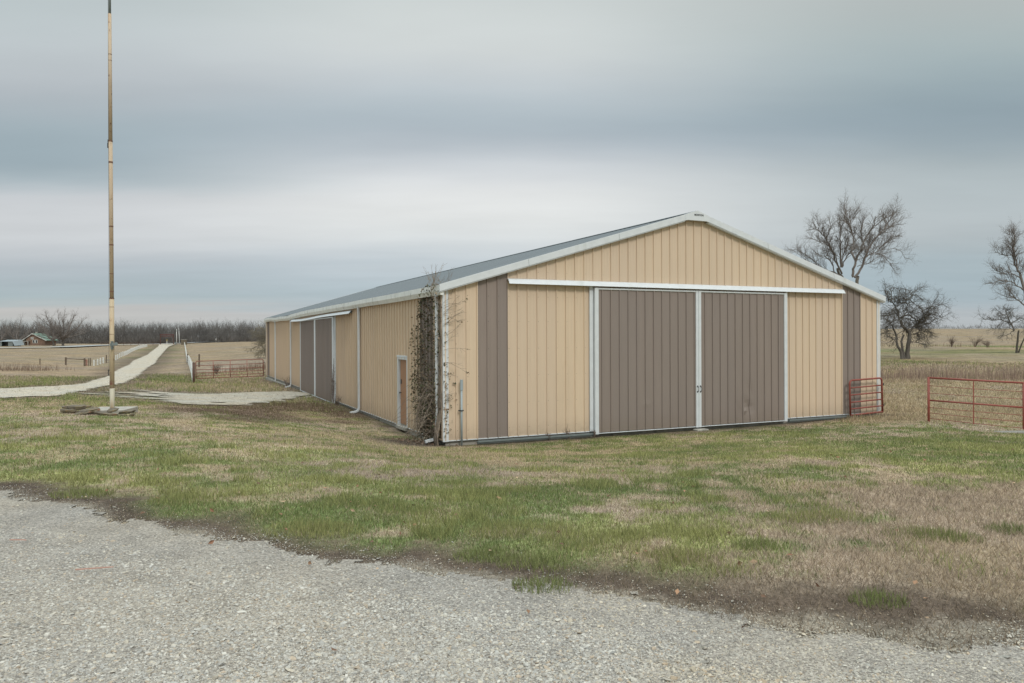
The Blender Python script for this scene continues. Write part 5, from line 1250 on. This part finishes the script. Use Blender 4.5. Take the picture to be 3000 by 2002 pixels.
# small dead weeds growing at the wall foot
def foot_weed(u, v, h, w, seed, lab, nst=10):
    x, y = uv(u, v); rs = np.random.RandomState(seed); br = []; out = []
    for k in range(nst):
        a = rs.rand() * 6.3; P = smooth_path([(0, 0, -.05), (math.cos(a) * w * .2, math.sin(a) * w * .2, h * .5), (math.cos(a) * w * .5 * rs.rand(), math.sin(a) * w * .5 * rs.rand(), h * rs.uniform(.4, 1))], 3, rs, .015); r = np.linspace(.008, .004, len(P)); br.append((P, r)); grow(P, r, 0, [dict(per=9, t0=.2, ang=(20, 60), up=.1, len=(.06, .22), n=2, wig=.2, grav=0, r=.005)], rs, out)
    V1, F1 = tubes_np(br + [(p, r) for _, p, r in out], 3); t_ = np_mesh('dead_weed', V1, F1, M['shrub'], smooth=True); t_.location = (x, y, float(gz(x, y))); return tag(t_, lab, 'weed')
foot_weed(-.22, 26.5, .75, .9, 11, 'dead brown weed clump at the foot of the second farthest downspout', 22)
foot_weed(-.2, 13.5, 2.0, .3, 12, 'tall thin dead weed climbing beside the near jamb of the side sliding door', 12)
foot_weed(-.22, 12.6, .5, .9, 13, 'low dead weed clump by the side wall between sliding door and downspout', 14)
foot_weed(3.1, -.12, .3, .25, 14, 'small dark weed poking up over the front guide rail, left of its twin', 7); foot_weed(3.75, -.12, .42, .2, 15, 'taller dark weed poking up over the front guide rail', 6)
foot_weed(4.55, -.2, .3, .2, 16, 'dead weed beside the left jamb of the front sliding doors', 5)
# ------------------------------------------------------------------ grass, dead grass, stones, leaves
rs = np.random.RandomState(123)
def polar(n_, r0, r1, p, azl=-42, azr=42):
    u = rs.rand(n_); e_ = 2 - p; r = (r0 ** e_ + u * (r1 ** e_ - r0 ** e_)) ** (1 / e_); a = rs.uniform(rad(azl), rad(azr), n_); return r * np.sin(a), r * np.cos(a), r
def blades(x, y, z, h, w, tilt, c, rs, bend=True):
    n_ = len(x); a = rs.rand(n_) * 2 * np.pi; la = rs.rand(n_) * 2 * np.pi; sx = np.cos(a) * w / 2; sy = np.sin(a) * w / 2
    tx = np.cos(la) * np.sin(tilt) * h; ty = np.sin(la) * np.sin(tilt) * h; tz = np.cos(tilt) * h
    V = np.stack([np.stack([x - sx, y - sy, z - .008], 1), np.stack([x + sx, y + sy, z - .008], 1), np.stack([x + tx, y + ty, z + tz], 1)], 1).reshape(-1, 3)
    return V, np.arange(3 * n_).reshape(-1, 3), np.repeat(c, 3, axis=0)
def grass():
    n_ = 1600000; x, y, r = polar(n_, 3.2, 75, 1.62, -62, 50)
    ok = (seg_dist(x, y, barn_poly) > .04); x, y, r = x[ok], y[ok], r[ok]
    de = seg_dist(x, y, lot_poly); dd = np.minimum(seg_dist(x, y, drive_poly), seg_dist(x, y, patch_poly)); u = rs.rand(len(x))
    soil, g, dead, red, n3, n1 = masks(x, y)
    keep = (de > -.05) | (u < .012); keep &= (dd > .0) | (u < .03); keep &= u < (1 - .68 * soil); 
    x, y, r, soil, g, dead, red, n3, n1, de = [q[keep] for q in (x, y, r, soil, g, dead, red, n3, n1, de)]
    n_ = len(x); z = gz(x, y); rn = rs.rand(n_)
    tuft = np.clip((fbm(x, y, .55, 81, 3) - .56) * 7, 0, 1) * (soil < .5)
    isg = rn < sst(-.1, 1.1, g) * .84 * (1 - .8 * soil) + .12 * tuft
    lime = np.clip((fbm(x, y, 2.0, 51, 3) - 0.45) * 4, 0, 1) * .6 * (1 - .6 * sst(40, 80, r)) + .6 * tuft + .14 * (1 - sst(30, 60, r))
    lime = np.clip(lime + rs.randn(n_) * .25, 0, 1)
    cg = lerp(np.tile(GREEN * 1.15, (n_, 1)), LIME * 1.15, lime); cs = lerp(np.tile(STRAW * 1.2, (n_, 1)), DEAD * 1.1, np.clip(dead + rs.randn(n_) * .3, 0, 1))
    c = np.where(isg[:, None], cg, cs); c = lerp(c, REDB * 1.2, red * .85 * (rs.rand(n_) < .88)); c = lerp(c, SOIL * 1.3, soil * .6); c *= rs.uniform(.55, 1.5, n_)[:, None]
    far = sst(24, 40, r)
    h = rs.uniform(.02, .055, n_) * (1 + 1.3 * tuft * isg) * (1 + 2.2 * far) * (1 - .4 * soil) + .025 * (~isg) * sst(.5, 2.5, x - (y - 6.5) * .75) * (y < 9)
    right = (x > 11) & (y > 24) & (y < 44); h = np.where(right, rs.uniform(.04, .13, n_) * (1 + 1.5 * np.clip((n1 - .5) * 4, 0, 1)), h)
    bandm = (x < -54) & (y > 58) & (y < 76); h = np.where(bandm, rs.uniform(.15, .5, n_), h)
    w = .0028 + .0008 * r; tilt = np.where(isg, rs.uniform(.15, .95, n_), rs.uniform(.4, 1.4, n_)); tilt = np.where(right | bandm, rs.uniform(.2, 1.2, n_), tilt)
    V, Fc, cc = blades(x, y, z, h, w, tilt, c, rs); print('GRASS', len(Fc))
    tag(np_mesh('grass', V, Fc, M['grass'], col=cc), 'short patchy winter grass, green and straw, around the barn', 'grass', kind='stuff')
def grass_mat():
    m = bpy.data.materials.new('grass_blades'); m.use_nodes = True; t = m.node_tree; b = t.nodes['Principled BSDF']; b.inputs['Roughness'].default_value = .7; b.inputs['Specular IOR Level'].default_value = .15
    a = N(t, 'ShaderNodeAttribute', attribute_name='Col'); L(t, a.outputs['Color'], b.inputs['Base Color'])
    tr = N(t, 'ShaderNodeBsdfTranslucent'); L(t, a.outputs['Color'], tr.inputs['Color']); mx_ = N(t, 'ShaderNodeMixShader'); mx_.inputs[0].default_value = .35
    o_ = t.nodes['Material Output']; L(t, b.outputs[0], mx_.inputs[1]); L(t, tr.outputs[0], mx_.inputs[2]); L(t, mx_.outputs[0], o_.inputs[0]); return m
M['grass'] = grass_mat()
grass()
# tussocks: bright green clumps near the gravel
def clumps():
    sp_ = [unproj(*p) + (s_, c_) for p, s_, c_ in (((1740, 1590), .42, 1), ((900, 1555), .35, 1), ((960, 1560), .3, 1), ((1850, 1570), .2, 1), ((1560, 1655), .25, .5), ((1420, 1632), .22, .4), ((2570, 1765), .17, .35), ((2350, 1520), .35, 1), ((2440, 1518), .3, 1), ((2700, 1575), .3, .6), ((2780, 1580), .25, .5),
                                      ((2960, 1560), .2, .2), ((530, 1470), .3, .8), ((1590, 1725), .2, .3), ((1450, 1565), .25, .9), ((1200, 1500), .3, .8), ((2210, 1605), .18, .4), ((2010, 1640), .25, 1), ((240, 1450), .3, .5), ((1970, 1635), .2, 1), ((1350, 1420), .3, .7), ((1500, 1440), .3, .8), ((1100, 1480), .3, .8))]
    X = []; Y = []; H = []; Cc = []
    for x, y, s_, c_ in sp_:
        s_ = s_ * .85; n_ = int(2300 * s_); rr = s_ * np.sqrt(rs.rand(n_)) * 1.0; a = rs.rand(n_) * 6.283; X.append(x + rr * np.cos(a) * 1.3); Y.append(y + rr * np.sin(a)); H.append(rs.uniform(.05, .13, n_) * (1.1 - .6 * rr / s_)); col = GREEN * (1 - c_) * 1.15 + LIME * 1.15 * c_; Cc.append(col * rs.uniform(.6, 1.4, (n_, 1)))
    X = np.concatenate(X); Y = np.concatenate(Y); H = np.concatenate(H); Cc = np.concatenate(Cc); V, Fc, cc = blades(X, Y, gz(X, Y), H, np.full(len(X), .0065), rs.uniform(.05, .75, len(X)), Cc, rs)
    tag(np_mesh('grass_tussocks', V, Fc, M['grass'], col=cc), 'brighter green clumps of longer grass along the gravel edge', 'grass', kind='stuff')
clumps()
def weeds():
    n_ = 7000; x = rs.uniform(9, 52, n_); y = 46 + rs.randn(n_) * 1.3; d = fbm(x, y, 3, 91, 3); k = d + rs.rand(n_) * .3 > .55; x, y = x[k], y[k]
    h = rs.uniform(.35, 1.0, len(x)) * (.6 + .8 * d[k]); c = np.where(rs.rand(len(x), 1) < .6, np.array([[.30, .22, .18]]), np.array([[.42, .33, .24]])) * rs.uniform(.6, 1.3, (len(x), 1))
    n2 = 9000; x2 = np.r_[rs.uniform(-80, -50, n2 // 2), rs.uniform(-27, -19, n2 // 4), rs.uniform(20, 75, n2 - n2 // 2 - n2 // 4)]; y2 = np.r_[76 + rs.randn(n2 // 2) * 5, 74 + rs.randn(n2 // 4) * 5, 112 + rs.randn(n2 - n2 // 2 - n2 // 4) * 2.5]
    d2 = fbm(x2, y2, 5, 95, 3); k2 = d2 + rs.rand(n2) * .25 > .70; x2, y2 = x2[k2], y2[k2]; h2 = rs.uniform(.3, .9, len(x2)); c2 = np.array([[.25, .18, .135]]) * rs.uniform(.6, 1.3, (len(x2), 1))
    x = np.r_[x, x2]; y = np.r_[y, y2]; h = np.r_[h, h2]; c = np.concatenate([c, c2]); w = .012 + .0004 * np.hypot(x, y)
    V, Fc, cc = blades(x, y, gz(x, y), h, w, np.abs(rs.randn(len(x))) * .22, c, rs); tag(np_mesh('tall_weeds', V, Fc, M['grass'], col=cc), 'bands of tall dead brown weeds across the fields', 'weeds', kind='stuff')
weeds()
def ico():
    t_ = (1 + 5 ** .5) / 2; v = np.array([(-1, t_, 0), (1, t_, 0), (-1, -t_, 0), (1, -t_, 0), (0, -1, t_), (0, 1, t_), (0, -1, -t_), (0, 1, -t_), (t_, 0, -1), (t_, 0, 1), (-t_, 0, -1), (-t_, 0, 1)], float); v /= np.linalg.norm(v[0])
    f_ = np.array([(0, 11, 5), (0, 5, 1), (0, 1, 7), (0, 7, 10), (0, 10, 11), (1, 5, 9), (5, 11, 4), (11, 10, 2), (10, 7, 6), (7, 1, 8), (3, 9, 4), (3, 4, 2), (3, 2, 6), (3, 6, 8), (3, 8, 9), (4, 9, 5), (2, 4, 11), (6, 2, 10), (8, 6, 7), (9, 8, 1)]); return v, f_
def stones(name, label, x, y, s_, lift, rs, cols):
    v0, f0 = ico(); n_ = len(x); P = v0[None] * (1 + .28 * rs.randn(n_, 12, 1).clip(-1.3, 1.3)); sc_ = np.stack([s_ * rs.uniform(.8, 1.5, n_), s_ * rs.uniform(.6, 1.05, n_), s_ * rs.uniform(.3, .65, n_)], 1); P = P * sc_[:, None, :]
    a = rs.rand(n_) * 6.283; b_ = rs.randn(n_) * .3; ca, sa, cb, sb = np.cos(a)[:, None], np.sin(a)[:, None], np.cos(b_)[:, None], np.sin(b_)[:, None]
    X, Y, Z = P[..., 0], P[..., 1], P[..., 2]; X, Z = X * cb - Z * sb, X * sb + Z * cb; X, Y = X * ca - Y * sa, X * sa + Y * ca
    V = np.stack([X + x[:, None], Y + y[:, None], Z + (gz(x, y) + lift)[:, None] + s_[:, None] * .25], -1).reshape(-1, 3)
    Fc = (f0[None] + (np.arange(n_) * 12)[:, None, None]).reshape(-1, 3)
    c = cols[rs.choice(len(cols), n_)] * np.array([[.83, .79, .745]]) * rs.uniform(.74, 1.28, (n_, 1)); c = c * .8 + .2 * np.array([[.42, .41, .38]]); wm = np.clip((fbm(x, y, 1.6, 71, 4) - .45) * 5, 0, 1)[:, None]; c = c * (1 - wm + wm * np.array([[1.04, .97, .86]])); return tag(np_mesh(name, V, Fc, M['stonecol'], col=np.repeat(c, 12, axis=0)), label, 'gravel', kind='stuff')
M['stonecol'] = mat('limestone_chips', attr=True, rough=.85, spec=.25, noise=[(60, .18)])
GC = np.array([(.45, .455, .44), (.50, .50, .475), (.40, .405, .395), (.55, .55, .52), (.47, .44, .37), (.44, .43, .40), (.33, .335, .33), (.49, .465, .41), (.42, .345, .26), (.47, .46, .43)])
x, y, r = polar(420000, 2.6, 10.5, 1.6, -44, 44)
de = seg_dist(x, y, lot_poly) + (fbm(x, y, .5, 61, 4) - .5) * .5; u = rs.rand(len(x)); k = (de < -.02) | ((u < .55 * np.exp(-np.maximum(de, 0) / .16)) & (de < .8))
x, y, r, de = x[k], y[k], r[k], de[k]; x, y = x[:300000], y[:300000]; r = r[:300000]; de = de[:300000]
s_ = np.exp(rs.randn(len(x)) * .42) * .0047 * np.where(de > 0, .55, np.where(de > -.5, .75, 1.0)) + r * .0001; s_ = np.minimum(s_, .020)
print('STONES', len(x)); stones('gravel_stones', 'loose pale limestone gravel covering the parking area in the foreground', x, y, s_, .006, rs, GC)
# orange-brown chips and fallen oak leaves
lp = []
x, y, r = polar(1000, 3.3, 17, 1.3, -40, 40); de = seg_dist(x, y, lot_poly); k = (de > .1) & (rs.rand(len(x)) < .32) | (de < -.1) & (rs.rand(len(x)) < .06); k &= seg_dist(x, y, barn_poly) > .3
x, y = x[k], y[k]; z = gz(x, y) + .035
V, Fc, cc = leaf_mesh(np.stack([x, y, z], 1), rs, (.014, .034), [(.30, .18, .11), (.22, .12, .075), (.38, .27, .18), (.15, .09, .06)], .25, True)
x2, y2 = uv(-.2, .9); k2 = 500; px_ = x2 + rs.randn(k2) * .6; py_ = y2 + rs.randn(k2) * .6; kk = seg_dist(px_, py_, barn_poly) > .05; px_, py_ = px_[kk], py_[kk]
V2, F2, c2 = leaf_mesh(np.stack([px_, py_, gz(px_, py_) + .03], 1), rs, (.02, .04), [(.16, .1, .07), (.12, .08, .055), (.2, .14, .1)], .3, True)
V = np.concatenate([V, V2]); Fc = np.concatenate([Fc, F2 + len(V) - len(V2)]); cc = np.concatenate([cc, c2])
tag(np_mesh('fallen_leaves', V, Fc, M['col'], col=cc), 'scattered dry brown oak leaves lying on grass and gravel', 'leaves', kind='stuff')
for (p, ln, lab, a) in (((275, 1683), .24, 'longer thin reddish wood splinter lying on the gravel', .25), ((52, 1598), .14, 'short reddish wood splinter on the gravel near the left edge', -.05)):
    x, y = unproj(*p); b = MB(); b.add([(-ln / 2, -.004, 0), (ln / 2, -.002, 0), (ln / 2 - .02, .004, 0), (-ln / 2 + .01, .004, 0), (-ln / 2, -.004, .008), (ln / 2, -.002, .006), (ln / 2 - .02, .003, .007), (-ln / 2 + .01, .003, .008)], [(0, 3, 2, 1), (4, 5, 6, 7), (0, 1, 5, 4), (1, 2, 6, 5), (2, 3, 7, 6), (3, 0, 4, 7)])
    o = b.build('wood_splinter', M['splint']if 'splint' in M else M.setdefault('splint', mat('red_wood', (.42, .24, .19), .8))); o.location = (x, y, float(gz(x, y)) + .035); o.rotation_euler = (0, 0, a); tag(o, lab, 'wood splinter')
